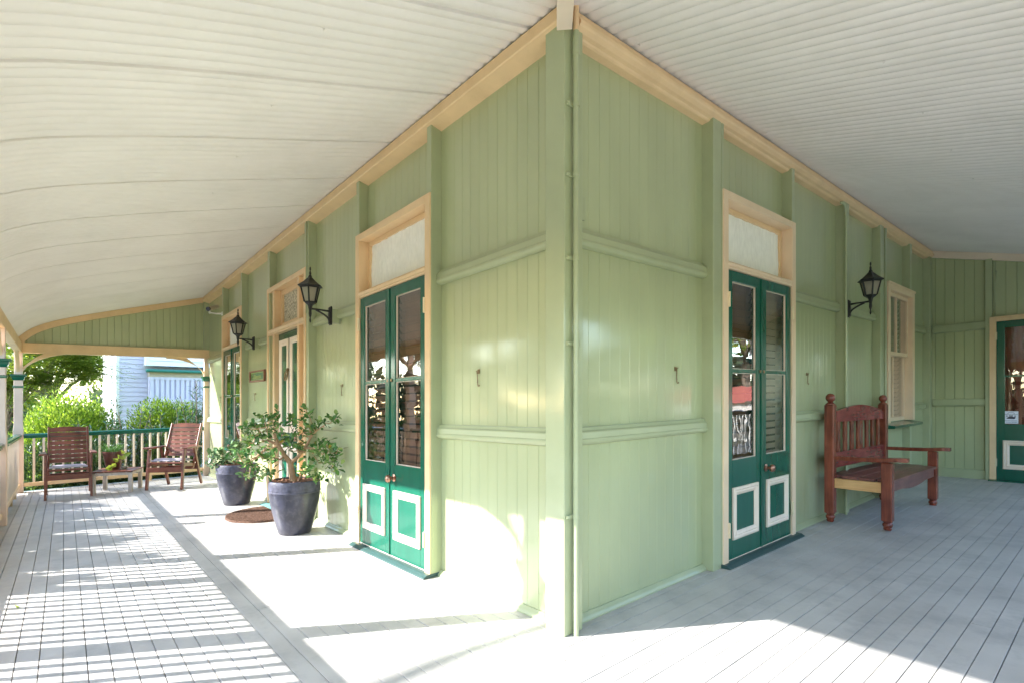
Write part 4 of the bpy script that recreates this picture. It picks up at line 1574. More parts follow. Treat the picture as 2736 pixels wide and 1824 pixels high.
def make_cushion(label):
    m = MB()
    N = 10
    vs, fs = [], []
    W, D, H = 0.225, 0.215, 0.036
    top, bot = [], []
    for j in range(N + 1):
        for i in range(N + 1):
            a, b = -1 + 2 * i / N, -1 + 2 * j / N
            e = (1 - abs(a) ** 5) * (1 - abs(b) ** 5)
            top.append((b * D, a * W, 0.018 + H * (0.35 + 0.65 * e ** 0.4) * (1 if e > 0 else 0.4)))
            bot.append((b * D, a * W, 0.002))
    n = N + 1
    vs = top + bot
    for j in range(N):
        for i in range(N):
            fs.append((j * n + i, j * n + i + 1, (j + 1) * n + i + 1, (j + 1) * n + i))
            o_ = n * n
            fs.append((o_ + j * n + i, o_ + (j + 1) * n + i, o_ + (j + 1) * n + i + 1, o_ + j * n + i + 1))
    for k in range(N):
        o_ = n * n
        fs += [(k, k + 1, o_ + k + 1, o_ + k), (N * n + k, N * n + k + 1, o_ + N * n + k + 1, o_ + N * n + k),
               (k * n, (k + 1) * n, o_ + (k + 1) * n, o_ + k * n), (k * n + N, (k + 1) * n + N, o_ + (k + 1) * n + N, o_ + k * n + N)]
    m.add(vs, fs)
    o = m.build('seat_cushion', CUSH, world=False, smooth=True, angle=60)
    tag(o, label, 'cushion', 'grey cushions on the timber armchairs')
    return o


c1 = make_chair('red slatted timber armchair left of the small table, facing straight along the verandah')
C1 = (-8.72, -2.035)
c1.location = (C1[0], C1[1], shear_z(*C1))
k1 = make_cushion('grey seat cushion on the left hand timber armchair')
A2 = math.atan2(-0.345, 0.52)
C2 = (-8.425, -0.673)
c2 = dup(c1, (C2[0], C2[1], 0), A2, 'red slatted timber armchair nearer the house wall, turned towards the small table')
for k_, C_, a_ in ((k1, C1, 0.0),):
    k_.location = (C_[0] + 0.055, C_[1], 0.440 + shear_z(*C_))
    k_.rotation_euler = (0, -0.095, a_)
k2 = k1.copy()
COL.objects.link(k2)
k2['label'] = 'grey seat cushion on the angled timber armchair nearer the house wall'
k2.location = (C2[0] + 0.055 * math.cos(A2), C2[1] + 0.055 * math.sin(A2), 0.440 + shear_z(*C2))
k2.rotation_euler = (0, -0.095, A2)

# ------------------------------------------------------------------ side table, pot, jar
tb = thing('side_table', 'low square table with whitewashed legs and red slatted top between the armchairs', 'table', (-8.685, -1.425, 0), math.radians(-20))
for sx in (-1, 1):
    for sy in (-1, 1):
        MB().box((sx * 0.245 - 0.026, sy * 0.245 - 0.026, 0.0), (sx * 0.245 + 0.026, sy * 0.245 + 0.026, 0.325)).build('leg', GREYW, tb, world=False, bevel=0.003)
for sx in (-1, 1):
    MB().box((sx * 0.252 - 0.011, -0.219, 0.285), (sx * 0.252 + 0.011, 0.219, 0.333)).build('apron', GREYW, tb, world=False)
    MB().box((-0.219, sx * 0.252 - 0.011, 0.285), (0.219, sx * 0.252 + 0.011, 0.333)).build('apron', GREYW, tb, world=False)
for i in range(6):
    y = -0.24 + i * 0.096
    MB().box((-0.288, y - 0.043, 0.334), (0.288, y + 0.043, 0.353)).build('top_slat', CHAIRW, tb, world=False, bevel=0.003)

bp_ = thing('flower_pot', 'brown glazed flower pot standing on the small table', 'pot', (-8.77, -1.478, 0.353))
m = MB()
m.lathe([(0.0, 0.0), (0.086, 0.0), (0.092, 0.01), (0.120, 0.14), (0.142, 0.27), (0.150, 0.275), (0.150, 0.292), (0.136, 0.292), (0.130, 0.25), (0.0, 0.25)], (0, 0, 0), 28)
m.build('pot_body', POTBROWN, bp_, world=False, smooth=True, angle=45)
MB().lathe([(0.0, 0.256), (0.131, 0.254)], (0, 0, 0), 20).build('soil', MULCH, bp_, world=False)


def fern():
    rnd = random.Random(11)
    m = MB()
    for k in range(70):
        a = rnd.uniform(0, 2 * PI)
        r = rnd.uniform(0.02, 0.11)
        p = Vector((math.cos(a) * r, math.sin(a) * r, 0.25))
        lean = rnd.uniform(0.1, 0.75)
        d = Vector((math.cos(a) * lean, math.sin(a) * lean, 1)).normalized()
        L = rnd.uniform(0.10, 0.21)
        s = d.orthogonal().normalized()
        for i in range(12):
            c = p + d * (L * (i + 2) / 13) - Vector((0, 0, 0.05 * lean * (i / 12) ** 2))
            for sgn in (-1, 1):
                dd = (d * 0.6 + s * sgn + Vector((rnd.uniform(-.5, .5), rnd.uniform(-.5, .5), rnd.uniform(-.2, .4)))).normalized()
                m.leaf(c, dd, (rnd.uniform(-1, 1), rnd.uniform(-1, 1), 1), rnd.uniform(0.018, 0.032), 0.007, 0.1)
    o = m.build('fern_plant', L_DARK if False else L_LIMEF, world=False, normals=False)
    o.location = (-8.77, -1.478, 0.353 + shear_z(-8.77, -1.478))
    tag(o, 'feathery green fern growing in the brown pot on the small table', 'plant')


L_LIMEF = leaf_mat('fern_leaf', [(0.05, 0.14, 0.02), (0.09, 0.22, 0.03), (0.15, 0.30, 0.04)], rough=0.5, trans=0.3)
fern()
jr = thing('glass_jar', 'little clear glass jar beside the brown pot on the small table', 'jar', (-8.60, -1.345, 0.353))
m = MB()
m.lathe([(0.0, 0.004), (0.040, 0.004), (0.046, 0.012), (0.046, 0.075), (0.036, 0.095), (0.036, 0.105)], (0, 0, 0), 20)
m.build('jar_body', JGLASS, jr, world=False, smooth=True, angle=50)
m = MB()
m.lathe([(0.0, 0.006), (0.038, 0.006), (0.043, 0.014), (0.043, 0.05), (0.0, 0.051)], (0, 0, 0), 16)
m.build('jar_water', GREYW, jr, world=False, smooth=True, angle=50)
m = MB()
rnd = random.Random(3)
m.tube([(0, 0, 0.05), (0.0, -0.02, 0.13), (0.01, -0.07, 0.15), (0.02, -0.13, 0.10), (0.02, -0.17, 0.04)], 0.003, 6)
m.tube([(0, 0, 0.05), (0.0, 0.01, 0.16), (0.0, 0.0, 0.22)], 0.003, 6)
for p, d, L in (((0.02, -0.03, 0.16), (0.2, 0.5, 0.9), 0.10), ((0.03, 0.0, 0.22), (0.3, 0.7, 0.4), 0.10), ((0.02, -0.08, 0.13), (0.3, -0.6, 0.5), 0.095), ((0.03, -0.11, 0.10), (0.3, -0.5, -0.4), 0.10),
                ((0.03, -0.15, 0.06), (0.3, -0.7, -0.2), 0.11), ((0.02, -0.05, 0.17), (0.3, -0.3, 0.7), 0.085), ((0.02, 0.0, 0.25), (0.2, -0.4, 0.6), 0.08), ((0.03, -0.17, 0.03), (0.5, -0.3, -0.1), 0.09)):
    m.leaf(p, d, (1, 0.2, 0.4), L, L * 0.75, 0.3, 'broad')
o = m.build('vine_cutting', L_VINE, world=False, normals=False)
o.location = (-8.60, -1.345, 0.353 + shear_z(-8.6, -1.345))
tag(o, 'yellow green vine cutting trailing from the glass jar across the small table', 'plant')


# ------------------------------------------------------------------ planters and jade plants
def make_planter(label):
    t = thing('dark_planter', label, 'planter', (0, 0, 0), 0, 'dark glazed planters by the front door')
    m = MB()
    m.lathe([(0.0, 0.0), (0.150, 0.0), (0.158, 0.006), (0.186, 0.10), (0.216, 0.22), (0.238, 0.33), (0.247, 0.40), (0.249, 0.428), (0.0, 0.429)], (0, 0, 0), 48)
    m.build('pot_body', POTM, t, world=False, smooth=True, angle=50)
    m = MB()
    m.lathe([(0.249, 0.428), (0.255, 0.432), (0.255, 0.440), (0.250, 0.444), (0.252, 0.49), (0.250, 0.530), (0.246, 0.545), (0.236, 0.549), (0.228, 0.544), (0.226, 0.50)], (0, 0, 0), 48)
    m.build('pot_rim', POTBAND, t, world=False, smooth=True, angle=50)
    m = MB()
    rnd = random.Random(6)
    m.lathe([(0.0, 0.522), (0.228, 0.512)], (0, 0, 0), 24)
    for _ in range(260):
        a, r = rnd.uniform(0, 2 * PI), 0.22 * math.sqrt(rnd.random())
        L, W = rnd.uniform(0.012, 0.028), rnd.uniform(0.006, 0.012)
        p = Vector((r * math.cos(a), r * math.sin(a), 0.52 + rnd.uniform(0, 0.012)))
        d = Vector((rnd.uniform(-1, 1), rnd.uniform(-1, 1), rnd.uniform(-0.3, 0.3))).normalized()
        m.bar(p - d * L, p + d * L, W * 2, 0.006)
    m.build('bark_mulch', MULCH, t, world=False)
    return t


pl1 = make_planter('large dark planter with a rough rim, right of the brown door mat')
pl1.location = (-3.606, -0.268, shear_z(-3.606, -0.268))
dup(pl1, (-5.87, -0.30, -0.0), 0.7, 'dark planter left of the brown door mat, further along the wall')

JM = [(-3.37, -0.23, 1.28), (-3.28, -0.23, 1.21), (-3.35, -0.14, 1.11), (-3.19, -0.11, 1.14), (-3.11, -0.06, 1.18), (-3.1, -0.03, 1.19), (-3.39, -0.27, 1.16), (-3.81, -0.23, 1.18), (-3.77, -0.27, 1.11), (-3.85, -0.38, 1.23), (-3.87, -0.41, 1.16), (-3.52, -0.44, 1.12), (-3.67, -0.54, 1.15), (-3.86, -0.52, 1.2), (-3.93, -0.53, 1.08), (-3.94, -0.45, 1.06), (-3.9, -0.38, 1.04), (-3.44, -0.42, 1.04), (-3.63, -0.26, 1.02), (-3.59, -0.17, 1.04), (-3.47, -0.15, 1.01), (-3.29, -0.19, 1.09), (-3.85, -0.62, 1.1), (-3.68, -0.71, 1.1), (-4.12, -0.6, 1.0), (-4.02, -0.54, 0.99), (-3.81, -0.52, 0.99), (-3.63, -0.5, 0.99), (-3.89, -0.35, 0.94), (-3.67, -0.34, 0.96), (-3.76, -0.22, 0.91), (-3.7, -0.17, 0.91), (-3.61, -0.32, 0.89), (-3.51, -0.27, 0.87), (-3.55, -0.18, 0.85), (-3.84, -0.65, 0.94), (-3.65, -0.62, 0.93), (-3.67, -0.54, 0.89), (-4.06, -0.61, 0.87), (-3.49, -0.52, 0.85), (-3.72, -0.78, 0.84), (-3.98, -0.66, 0.79), (-3.75, -0.65, 0.82), (-3.83, -0.55, 0.79), (-3.74, -0.5, 0.77), (-3.62, -0.45, 0.78), (-4.23, -0.68, 0.72), (-3.75, -0.71, 0.74), (-3.82, -0.64, 0.7), (-3.67, -0.61, 0.7), (-3.96, -0.64, 0.59), (-3.74, -0.64, 0.6), (-3.71, -0.55, 0.66), (-3.92, -0.51, 0.57), (-3.64, -0.49, 0.62), (-3.48, -0.13, 0.88), (-3.52, -0.03, 0.9), (-3.17, -0.11, 0.93), (-3.2, -0.17, 0.86), (-3.2, -0.07, 0.86), (-3.14, -0.03, 0.85), (-3.07, -0.03, 0.87), (-3.46, -0.09, 0.75), (-3.44, -0.03, 0.72), (-3.11, -0.09, 0.76), (-3.12, -0.03, 0.8), (-3.25, -0.03, 0.68), (-3.06, -0.04, 0.71), (-3.31, -0.3, 0.69), (-3.33, -0.24, 0.67), (-3.66, -0.16, 0.59), (-3.34, -0.15, 0.59), (-3.28, -0.13, 0.58)]
J2 = [(-5.96, -0.59, 0.67), (-6.18, -0.48, 0.66), (-5.97, -0.46, 0.7), (-6.0, -0.59, 0.56), (-5.91, -0.55, 0.55), (-5.87, -0.5, 0.49), (-5.87, -0.45, 0.63), (-5.98, -0.37, 0.6), (-5.78, -0.36, 0.81), (-5.72, -0.33, 0.82), (-5.9, -0.36, 0.72), (-5.77, -0.3, 0.73), (-6.09, -0.36, 0.66), (-5.77, -0.35, 0.63), (-5.84, -0.26, 0.67), (-6.0, -0.36, 0.53)]


def jade(base, clusters, limbs, label, mat, seed, n_leaf, size):
    rnd = random.Random(seed)
    t = thing('jade_plant', label, 'plant', base)
    B = Vector(base)
    m = MB()
    nodes = []
    for pts, rs in limbs:
        m.tube([Vector(p) - B for p in pts], rs, 9)
        for a, b, ra, rb in zip(pts, pts[1:], rs, rs[1:]):
            for k in range(4):
                f = k / 4
                nodes.append((Vector(a).lerp(Vector(b), f), ra + (rb - ra) * f))
    # twigs grow towards each leaf cluster from the nearest branch already there
    order = sorted(clusters, key=lambda c: min((Vector(c) - n).length for n, _ in nodes))
    for c in order:
        c = Vector(c)
        cand = [(n, r) for n, r in nodes if n.z < c.z + 0.12] or nodes
        n, r = min(cand, key=lambda q_: (q_[0] - c).length + 0.25 * max(0, q_[0].z - c.z))
        mid = (n + c) / 2 + Vector((rnd.uniform(-.02, .02), rnd.uniform(-.02, .02), -0.025))
        r0 = min(r, 0.013)
        m.tube([n - B, mid - B, c - B], [r0, r0 * 0.75, 0.0045], 7)
        nodes += [(mid, r0 * 0.75), (n.lerp(mid, .5), r0 * 0.9), (mid.lerp(c, .5), 0.006), (c, 0.0045)]
    m.build('branches', STEM, t, world=False, smooth=True, angle=60)
    m = MB()
    ym = MB()
    for c in clusters:
        c = Vector(c)
        g = Vector((rnd.uniform(-.5, .5), rnd.uniform(-.7, .3), rnd.uniform(0.2, 1.0))).normalized()
        for k in range(n_leaf):
            d = Vector((rnd.gauss(0, 1), rnd.gauss(0, 1), rnd.gauss(0, 1))).normalized()
            d = (d + g * 0.6).normalized()
            off = Vector((rnd.gauss(0, .026), rnd.gauss(0, .026), rnd.gauss(0, .026)))
            L = size * rnd.uniform(0.65, 1.15)
            nr = (Vector((0, 0, 1)) + Vector((rnd.uniform(-.8, .8), rnd.uniform(-.8, .8), 0)))
            p = c + off
            tip = p + d * L
            if tip.y > 0.085 or p.y > 0.085:
                continue
            (ym if rnd.random() < 0.008 else m).leaf(p - B, d, nr, L, L * 0.62, rnd.uniform(0.15, 0.5), 'obov')
    lf = m.build('leaves', mat, t, world=False, normals=False, smooth=True)
    if ym.v:
        ym.build('yellow_leaves', L_YEL, t, world=False, normals=False)
    return t


jade((-3.606, -0.268, 0.52), JM,
     [([(-3.62, -0.27, 0.50), (-3.625, -0.285, 0.60), (-3.64, -0.30, 0.72), (-3.69, -0.355, 0.81), (-3.73, -0.40, 0.92), (-3.76, -0.43, 1.02)], [0.040, 0.032, 0.028, 0.023, 0.019, 0.011]),
      ([(-3.64, -0.30, 0.715), (-3.60, -0.24, 0.78), (-3.55, -0.18, 0.87), (-3.50, -0.14, 0.99), (-3.42, -0.18, 1.12)], [0.022, 0.018, 0.015, 0.012, 0.008]),
      ([(-3.73, -0.40, 0.91), (-3.80, -0.48, 0.95), (-3.90, -0.55, 0.93), (-4.02, -0.62, 0.86)], [0.016, 0.013, 0.010, 0.006]),
      ([(-3.72, -0.39, 0.89), (-3.76, -0.52, 0.86), (-3.80, -0.62, 0.76), (-3.85, -0.64, 0.66)], [0.014, 0.011, 0.008, 0.005]),
      ([(-3.55, -0.18, 0.87), (-3.40, -0.14, 0.88), (-3.25, -0.12, 0.86), (-3.15, -0.08, 0.80)], [0.012, 0.009, 0.007, 0.005]),
      ([(-3.50, -0.14, 0.99), (-3.36, -0.13, 1.06), (-3.20, -0.10, 1.13)], [0.010, 0.008, 0.005]),
      ([(-3.58, -0.25, 0.50), (-3.50, -0.24, 0.60), (-3.40, -0.26, 0.66)], [0.012, 0.009, 0.006])],
     'branching jade plant with thick pale trunk and glossy round leaves in the near planter', L_JADE, 21, 13, 0.064)
jade((-5.87, -0.30, 0.50), J2,
     [([(-5.87, -0.30, 0.48), (-5.88, -0.34, 0.58), (-5.90, -0.40, 0.64)], [0.022, 0.016, 0.010]),
      ([(-5.85, -0.29, 0.48), (-5.82, -0.30, 0.62), (-5.78, -0.33, 0.74)], [0.018, 0.013, 0.008])],
     'low jade plant with broad pale green leaves in the planter left of the door mat', L_JADE2, 22, 15, 0.085)


# ------------------------------------------------------------------ door mat and fallen leaf
def door_mat():
    cx, y0, y1, W = -4.80, -0.115, -0.66, 0.50
    rnd = random.Random(9)
    m = MB()
    N = 26
    outer = [(cx - W * math.cos(a) ** 1, y0 + (y1 - y0) * max(0.0, math.sin(a)) ** 0.8) for a in [PI * i / N for i in range(N + 1)]]
    lo = [(x, y, 0.002) for x, y in outer]
    hi = [(cx + (x - cx) * 0.985, y0 + (y - y0) * 0.985, 0.024) for x, y in outer]
    m.prism(lo, hi)
    for _ in range(5200):
        a, r = rnd.uniform(0, PI), math.sqrt(rnd.random()) * 0.985
        x, y = cx - W * r * math.cos(a), y0 + (y1 - y0) * r * max(0.0, math.sin(a)) ** 0.8
        ln = rnd.uniform(0.010, 0.020)
        dx, dy = rnd.uniform(-.009, .009), rnd.uniform(-.009, .009)
        m.add([(x - 0.0025, y, 0.023), (x + 0.0025, y, 0.023), (x + dx, y + dy, 0.023 + ln)], [(0, 1, 2)])
    o = m.build('door_mat', COIR, normals=False)
    tag(o, 'half round brown coir mat in front of the front door between the two planters', 'door mat')


door_mat()
m = MB()
m.leaf((-2.88, -2.345, 0.006), (1.0, 0.25, 0.05), (0, 0.2, 1), 0.12, 0.016, 0.4)
tag(m.build('fallen_leaf', L_VINE, normals=False), 'narrow green leaf lying on the floorboards at the left edge', 'leaf')


# ------------------------------------------------------------------ garden ground, road
GZ = -0.72


def sheet(name, mat, x0, y0, x1, y1, z, n=1):
    m = MB()
    m.add([(x0, y0, z), (x1, y0, z), (x1, y1, z), (x0, y1, z)], [(0, 1, 2, 3)])
    o = m.build(name, mat)
    o['kind'] = 'structure'
    return o


def flat_far(name, mat, x0, y0, x1, y1, z):
    m = MB()
    m.add([(x0, y0, z), (x1, y0, z), (x1, y1, z), (x0, y1, z)], [(0, 1, 2, 3)])
    o = m.build(name, mat)
    o['kind'] = 'structure'
    return o


flat_far('ground', GRASS, -160, -160, 160, 160, GZ)
flat_far('road', ASPHALT, -150, -16.5, 150, -8.5, GZ + 0.012)
flat_far('path', CONCRETE, -6.6, -8.5, -5.4, -4.1, GZ + 0.006)
flat_far('driveway', CONCRETE, -26, -8.3, -13.6, -3.2, GZ + 0.006)
flat_far('path', CONCRETE, 4.6, -8.3, 7.5, 30, GZ + 0.006)  # added pale strip out of view to bounce light into the side wing
for s_ in (-12.55, -12.25):
    o = flat_far('road_marking', NHOUSE2, -150, s_ - 0.05, 150, s_ + 0.05, GZ + 0.017)
m = MB()
m.box((-150, -8.5, GZ - 0.1), (150, -8.35, GZ + 0.12))
o = m.build('kerb', CONCRETE)
o['kind'] = 'structure'


# ------------------------------------------------------------------ vegetation
def blob_pts(rnd, c, r, n, shell=0.45):
    out = []
    for _ in range(n):
        d = Vector((rnd.gauss(0, 1), rnd.gauss(0, 1), rnd.gauss(0, 1))).normalized()
        f = shell + (1 - shell) * rnd.random()
        f *= 1 + 0.12 * math.sin(d.x * 7 + c[0]) * math.cos(d.z * 6 + c[1])
        out.append((Vector(c) + Vector((d.x * r[0] * f, d.y * r[1] * f, d.z * r[2] * f)), d))
    return out


def shrub(name, label, cat, base, blobs, n, L, W, mat, seed, up=0.3, out=0.8, droop=0.0, stems=5, group=None, fold=0.25, jit=0.7, bark=BARK, shape='lance', shell=0.45):
    rnd = random.Random(seed)
    t = thing(name, label, cat, base, 0, group)
    B = Vector(base)
    m = MB()
    tot = sum(b[1][0] * b[1][1] * b[1][2] for b in blobs)
    for c, r in blobs:
        k = int(n * r[0] * r[1] * r[2] / tot)
        for p, d in blob_pts(rnd, c, r, k, shell):
            if p.z < base[2] + 0.02:
                p.z = base[2] + 0.02 + rnd.random() * 0.2
            dd = d * out + Vector((0, 0, up)) + Vector((rnd.uniform(-1, 1), rnd.uniform(-1, 1), rnd.uniform(-1, 1))) * jit - Vector((0, 0, droop))
            if dd.length < 1e-3:
                continue
            nr = Vector((rnd.uniform(-.7, .7), rnd.uniform(-.7, .7), 1))
            m.leaf(p - B, dd, nr, L * rnd.uniform(0.6, 1.25), W * rnd.uniform(0.7, 1.2), fold, shape)
    m.build('foliage', mat, t, world=False, normals=False)
    m = MB()
    for k in range(stems):
        c, r = blobs[k % len(blobs)]
        e = Vector(c) + Vector((rnd.uniform(-.5, .5) * r[0], rnd.uniform(-.5, .5) * r[1], rnd.uniform(-.1, .5) * r[2]))
        s0 = Vector((B.x + rnd.uniform(-.1, .1), B.y + rnd.uniform(-.1, .1), B.z)) - B
        s0 = Vector((c[0] * 0.4 + B.x * 0.6 + rnd.uniform(-.08, .08), c[1] * 0.4 + B.y * 0.6 + rnd.uniform(-.08, .08), B.z)) - B
        e2 = e - B
        md = (s0 + e2) / 2 + Vector((rnd.uniform(-.1, .1), rnd.uniform(-.1, .1), 0))
        m.tube([s0, md, e2], [0.022, 0.015, 0.006], 6)
    m.build('stems', bark, t, world=False, smooth=True)
    return t


# bushes beyond the end railing
shrub('lime_bush', 'big rounded lime green feathery bush behind the left hand armchair', 'bush', (-12.1, -2.0, GZ),
      [((-12.1, -2.0, 0.75), (0.80, 0.78, 0.95)), ((-12.0, -2.45, 0.45), (0.55, 0.5, 0.8)), ((-12.2, -1.55, 0.6), (0.6, 0.5, 0.85)), ((-12.0, -1.9, 0.0), (0.8, 0.9, 0.7))], 26000, 0.085, 0.03, L_LIME, 31, up=0.55, out=0.8, jit=0.75)
shrub('lime_bush', 'smaller bright lime green bush in front of the white house, above the railing', 'bush', (-12.5, -0.35, GZ),
      [((-12.5, -0.45, 0.75), (0.6, 0.62, 0.82)), ((-12.4, -0.0, 0.70), (0.5, 0.5, 0.80)), ((-12.4, -0.2, 0.0), (0.6, 0.7, 0.6))], 18000, 0.085, 0.03, L_LIME, 32, up=0.6, out=0.8, jit=0.75)


def oleander(label, base, tops, seed, n_per=70, L=0.15):
    rnd = random.Random(seed)
    t = thing('oleander', label, 'shrub', base, 0, 'oleander shrubs beyond the end railing')
    B = Vector(base)
    m, s = MB(), MB()
    for tp in tops:
        tp = Vector(tp)
        r0 = B + Vector((rnd.uniform(-.15, .15), rnd.uniform(-.2, .2), 0))
        pts = [r0, r0.lerp(tp, .5) + Vector((rnd.uniform(-.06, .06), rnd.uniform(-.06, .06), 0.08)), tp]
        s.tube([p - B for p in pts], [0.014, 0.010, 0.004], 6)
        for k in range(n_per):
            f = 0.22 + 0.78 * rnd.random()
            p = (pts[0].lerp(pts[1], f * 2) if f < .5 else pts[1].lerp(pts[2], f * 2 - 1))
            a = rnd.uniform(0, 2 * PI)
            d = Vector((math.cos(a), math.sin(a), rnd.uniform(0.1, 1.3)))
            m.leaf(p - B, d, Vector((rnd.uniform(-.5, .5), rnd.uniform(-.5, .5), 1)), L * rnd.uniform(.7, 1.2), L * 0.15, 0.3)
    m.build('foliage', L_OLE, t, world=False, normals=False)
    s.build('stems', BARK, t, world=False, smooth=True)
    return t


rnd = random.Random(77)
oleander('tall dark oleander with narrow leaves beside the half post at the house wall', (-11.0, 0.05, GZ),
         [(-11.0 + rnd.uniform(-.25, .25), 0.02 + rnd.uniform(-.35, .42), rnd.uniform(1.15, 2.05)) for _ in range(16)], 41)
oleander('wispy oleander between the two lime green bushes, in front of the house corner', (-11.0, -1.05, GZ),
         [(-11.0 + rnd.uniform(-.25, .25), -1.05 + rnd.uniform(-.35, .35), rnd.uniform(0.8, 1.55)) for _ in range(13)], 42)
oleander('low oleander behind the right hand armchair and railing', (-10.7, -0.5, GZ),
         [(-10.7 + rnd.uniform(-.2, .2), -0.5 + rnd.uniform(-.4, .4), rnd.uniform(0.7, 1.2)) for _ in range(14)], 43)
oleander('low oleander behind the left hand armchair and railing', (-10.75, -1.75, GZ),
         [(-10.75 + rnd.uniform(-.2, .2), -1.75 + rnd.uniform(-.4, .4), rnd.uniform(0.65, 1.12)) for _ in range(13)], 44)
for i, (y, lab) in enumerate(((-2.35, 'dark leafy hedge plant under the end railing, by the corner post'), (-1.45, 'dark leafy hedge plant under the end railing, behind the small table'),
                              (-0.55, 'dark leafy hedge plant under the end railing, nearest the house wall'))):
    shrub('hedge_plant', lab, 'shrub', (-10.45, y, GZ), [((-10.45, y, 0.05), (0.32, 0.55, 0.75)), ((-10.4, y + 0.2, -0.3), (0.3, 0.5, 0.45))], 5000, 0.095, 0.03, L_DARK, 50 + i,
          up=0.5, out=0.7, group='dark hedge plants below the end railing')


def feather_tree(name, label, base, height, crown, n_fronds, seed, mat):
    """open tree with long feathery drooping fronds"""
    rnd = random.Random(seed)
    t = thing(name, label, 'tree', base)
    B = Vector(base)
    m = MB()
    m.tube([(0, 0, 0), (0.05, 0.05, height * 0.3), (-0.05, 0.1, height * 0.62)], [0.075, 0.055, 0.035], 9)
    tips = []
    for k in range(14):
        c, r = crown[k % len(crown)]
        e = Vector(c) + Vector((rnd.uniform(-.7, .7) * r[0], rnd.uniform(-.7, .7) * r[1], rnd.uniform(-.4, .5) * r[2])) - B
        s0 = Vector((0.05, 0.05, height * rnd.uniform(0.3, 0.55)))
        md = (s0 + e) / 2 + Vector((0, 0, 0.25))
        m.tube([s0, md, e], [0.02, 0.012, 0.004], 6)
        tips.append(e)
    m.build('trunk', BARK, t, world=False, smooth=True)
    m = MB()
    for k in range(n_fronds):
        c, r = crown[k % len(crown)]
        p, d = blob_pts(rnd, c, r, 1, 0.2)[0]
        p = p - B
        a = rnd.uniform(0, 2 * PI)
        dv = Vector((math.cos(a), math.sin(a), rnd.uniform(-0.15, 0.35))).normalized()
        L = rnd.uniform(0.35, 0.65)
        s = dv.cross(Vector((0, 0, 1))).normalized()
        for i in range(13):
            f = i / 12
            q_ = p + dv * (L * f) - Vector((0, 0, 0.25 * L * f * f))
            for sgn in (-1, 1):
                ld = (s * sgn + dv * 0.5 + Vector((0, 0, rnd.uniform(-.25, .1)))).normalized()
                m.leaf(q_, ld, (0, 0, 1), 0.11 * (1 - 0.5 * f) + 0.02, 0.028, 0.1)
    m.build('crown', mat, t, world=False, normals=False)
    return t


feather_tree('feathery_tree', 'yellow green feathery tree hanging over the big lime bush beyond the end beam', (-15.2, -3.2, GZ), 4.6,
             [((-15.0, -2.9, 2.9), (1.3, 1.2, 0.75)), ((-14.6, -1.9, 2.75), (0.8, 0.75, 0.85)), ((-14.4, -2.6, 2.15), (0.8, 0.75, 0.55)), ((-14.3, -3.4, 2.0), (0.9, 0.7, 0.7)), ((-15.0, -2.4, 3.6), (1.5, 1.5, 0.7)), ((-15.0, -1.75, 2.35), (0.8, 0.65, 0.6))], 2200, 61, L_FERN)


def crown_tree(name, label, base, h, r, n, mat, seed, L=0.5, W=0.14, bark=GUMBARK, group=None, lean=0.0):
    rnd = random.Random(seed)
    t = thing(name, label, 'tree', base, 0, group)
    m = MB()
    lx = lean * h
    m.tube([(0, 0, 0), (lx * .3, 0.05, h * 0.3), (lx * .7, -0.08, h * 0.55), (lx, 0, h * 0.82)], [r * 0.09, r * 0.07, r * 0.05, r * 0.02], 9)
    cl = []
    for k in range(11):
        a = 2 * PI * k / 11 + rnd.uniform(-.3, .3)
        z = h * rnd.uniform(0.5, 0.98)
        rr = r * rnd.uniform(0.25, 0.85) * (1 if z < 0.85 * h else 0.6)
        e = Vector((lx + rr * math.cos(a), rr * math.sin(a), z))
        s0 = Vector((lx * .6, 0, h * rnd.uniform(0.3, 0.55)))
        m.tube([s0, (s0 + e) / 2 + Vector((0, 0, 0.03 * h)), e], [r * 0.035, r * 0.022, r * 0.008], 6)
        cl.append((e, (r * rnd.uniform(0.25, 0.42), r * rnd.uniform(0.25, 0.42), r * rnd.uniform(0.18, 0.32))))
    m.build('trunk', bark, t, world=False, smooth=True)
    m = MB()
    for c, rr in cl:
        for p, d in blob_pts(rnd, c, rr, n // len(cl), 0.25):
            dd = d * 0.5 + Vector((rnd.uniform(-1, 1), rnd.uniform(-1, 1), rnd.uniform(-1.2, 0.5)))
            m.leaf(p, dd, Vector((rnd.uniform(-1, 1), rnd.uniform(-1, 1), 1)), L * rnd.uniform(.6, 1.2), W, 0.2)
    m.build('crown', mat, t, world=False, normals=False)
    return t


# street trees across the road (mirrored in the door glass) and further gardens
spots = [(-44, -26, 8.5, 3.4), (-36, -24, 9.5, 3.8), (-29, -27, 8.0, 3.4), (-23, -23, 9.0, 3.6), (-16, -26, 10.0, 4.0), (-9, -24, 8.2, 3.4), (-1, -27, 9.2, 3.8), (8, -25, 8.0, 3.4),
         (18, -22, 8.5, 3.6), (-52, -20, 9.0, 3.8)]
for i, (x, y, h, r) in enumerate(spots):
    crown_tree('gum_tree', 'grey trunked gum tree with open crown standing across the road', (x, y, GZ), h, r, 5200, L_GUM, 100 + i, group='gum trees across the road')
spots = [(13, 6, 6.5, 3.0), (15, 14, 7.5, 3.4), (12, 22, 7.0, 3.2), (22, 10, 8.0, 3.6), (14, -2, 6.0, 2.6), (20, 28, 8.5, 3.8), (13, 29, 9.5, 4.0), (9, 33, 10, 4.2)]
for i, (x, y, h, r) in enumerate(spots):
    crown_tree('garden_tree', 'bushy green tree in the garden beyond the side verandah', (x, y, GZ), h, r, 3600, L_DARK if i % 2 else L_FERN, 130 + i, L=0.4, W=0.16, bark=BARK, group='garden trees beyond the side verandah')
spots = [(-27, -5.5, 4.6, 2.6), (-29, -2.6, 6.0, 3.0), (-33, -9.0, 5.0, 2.8)]
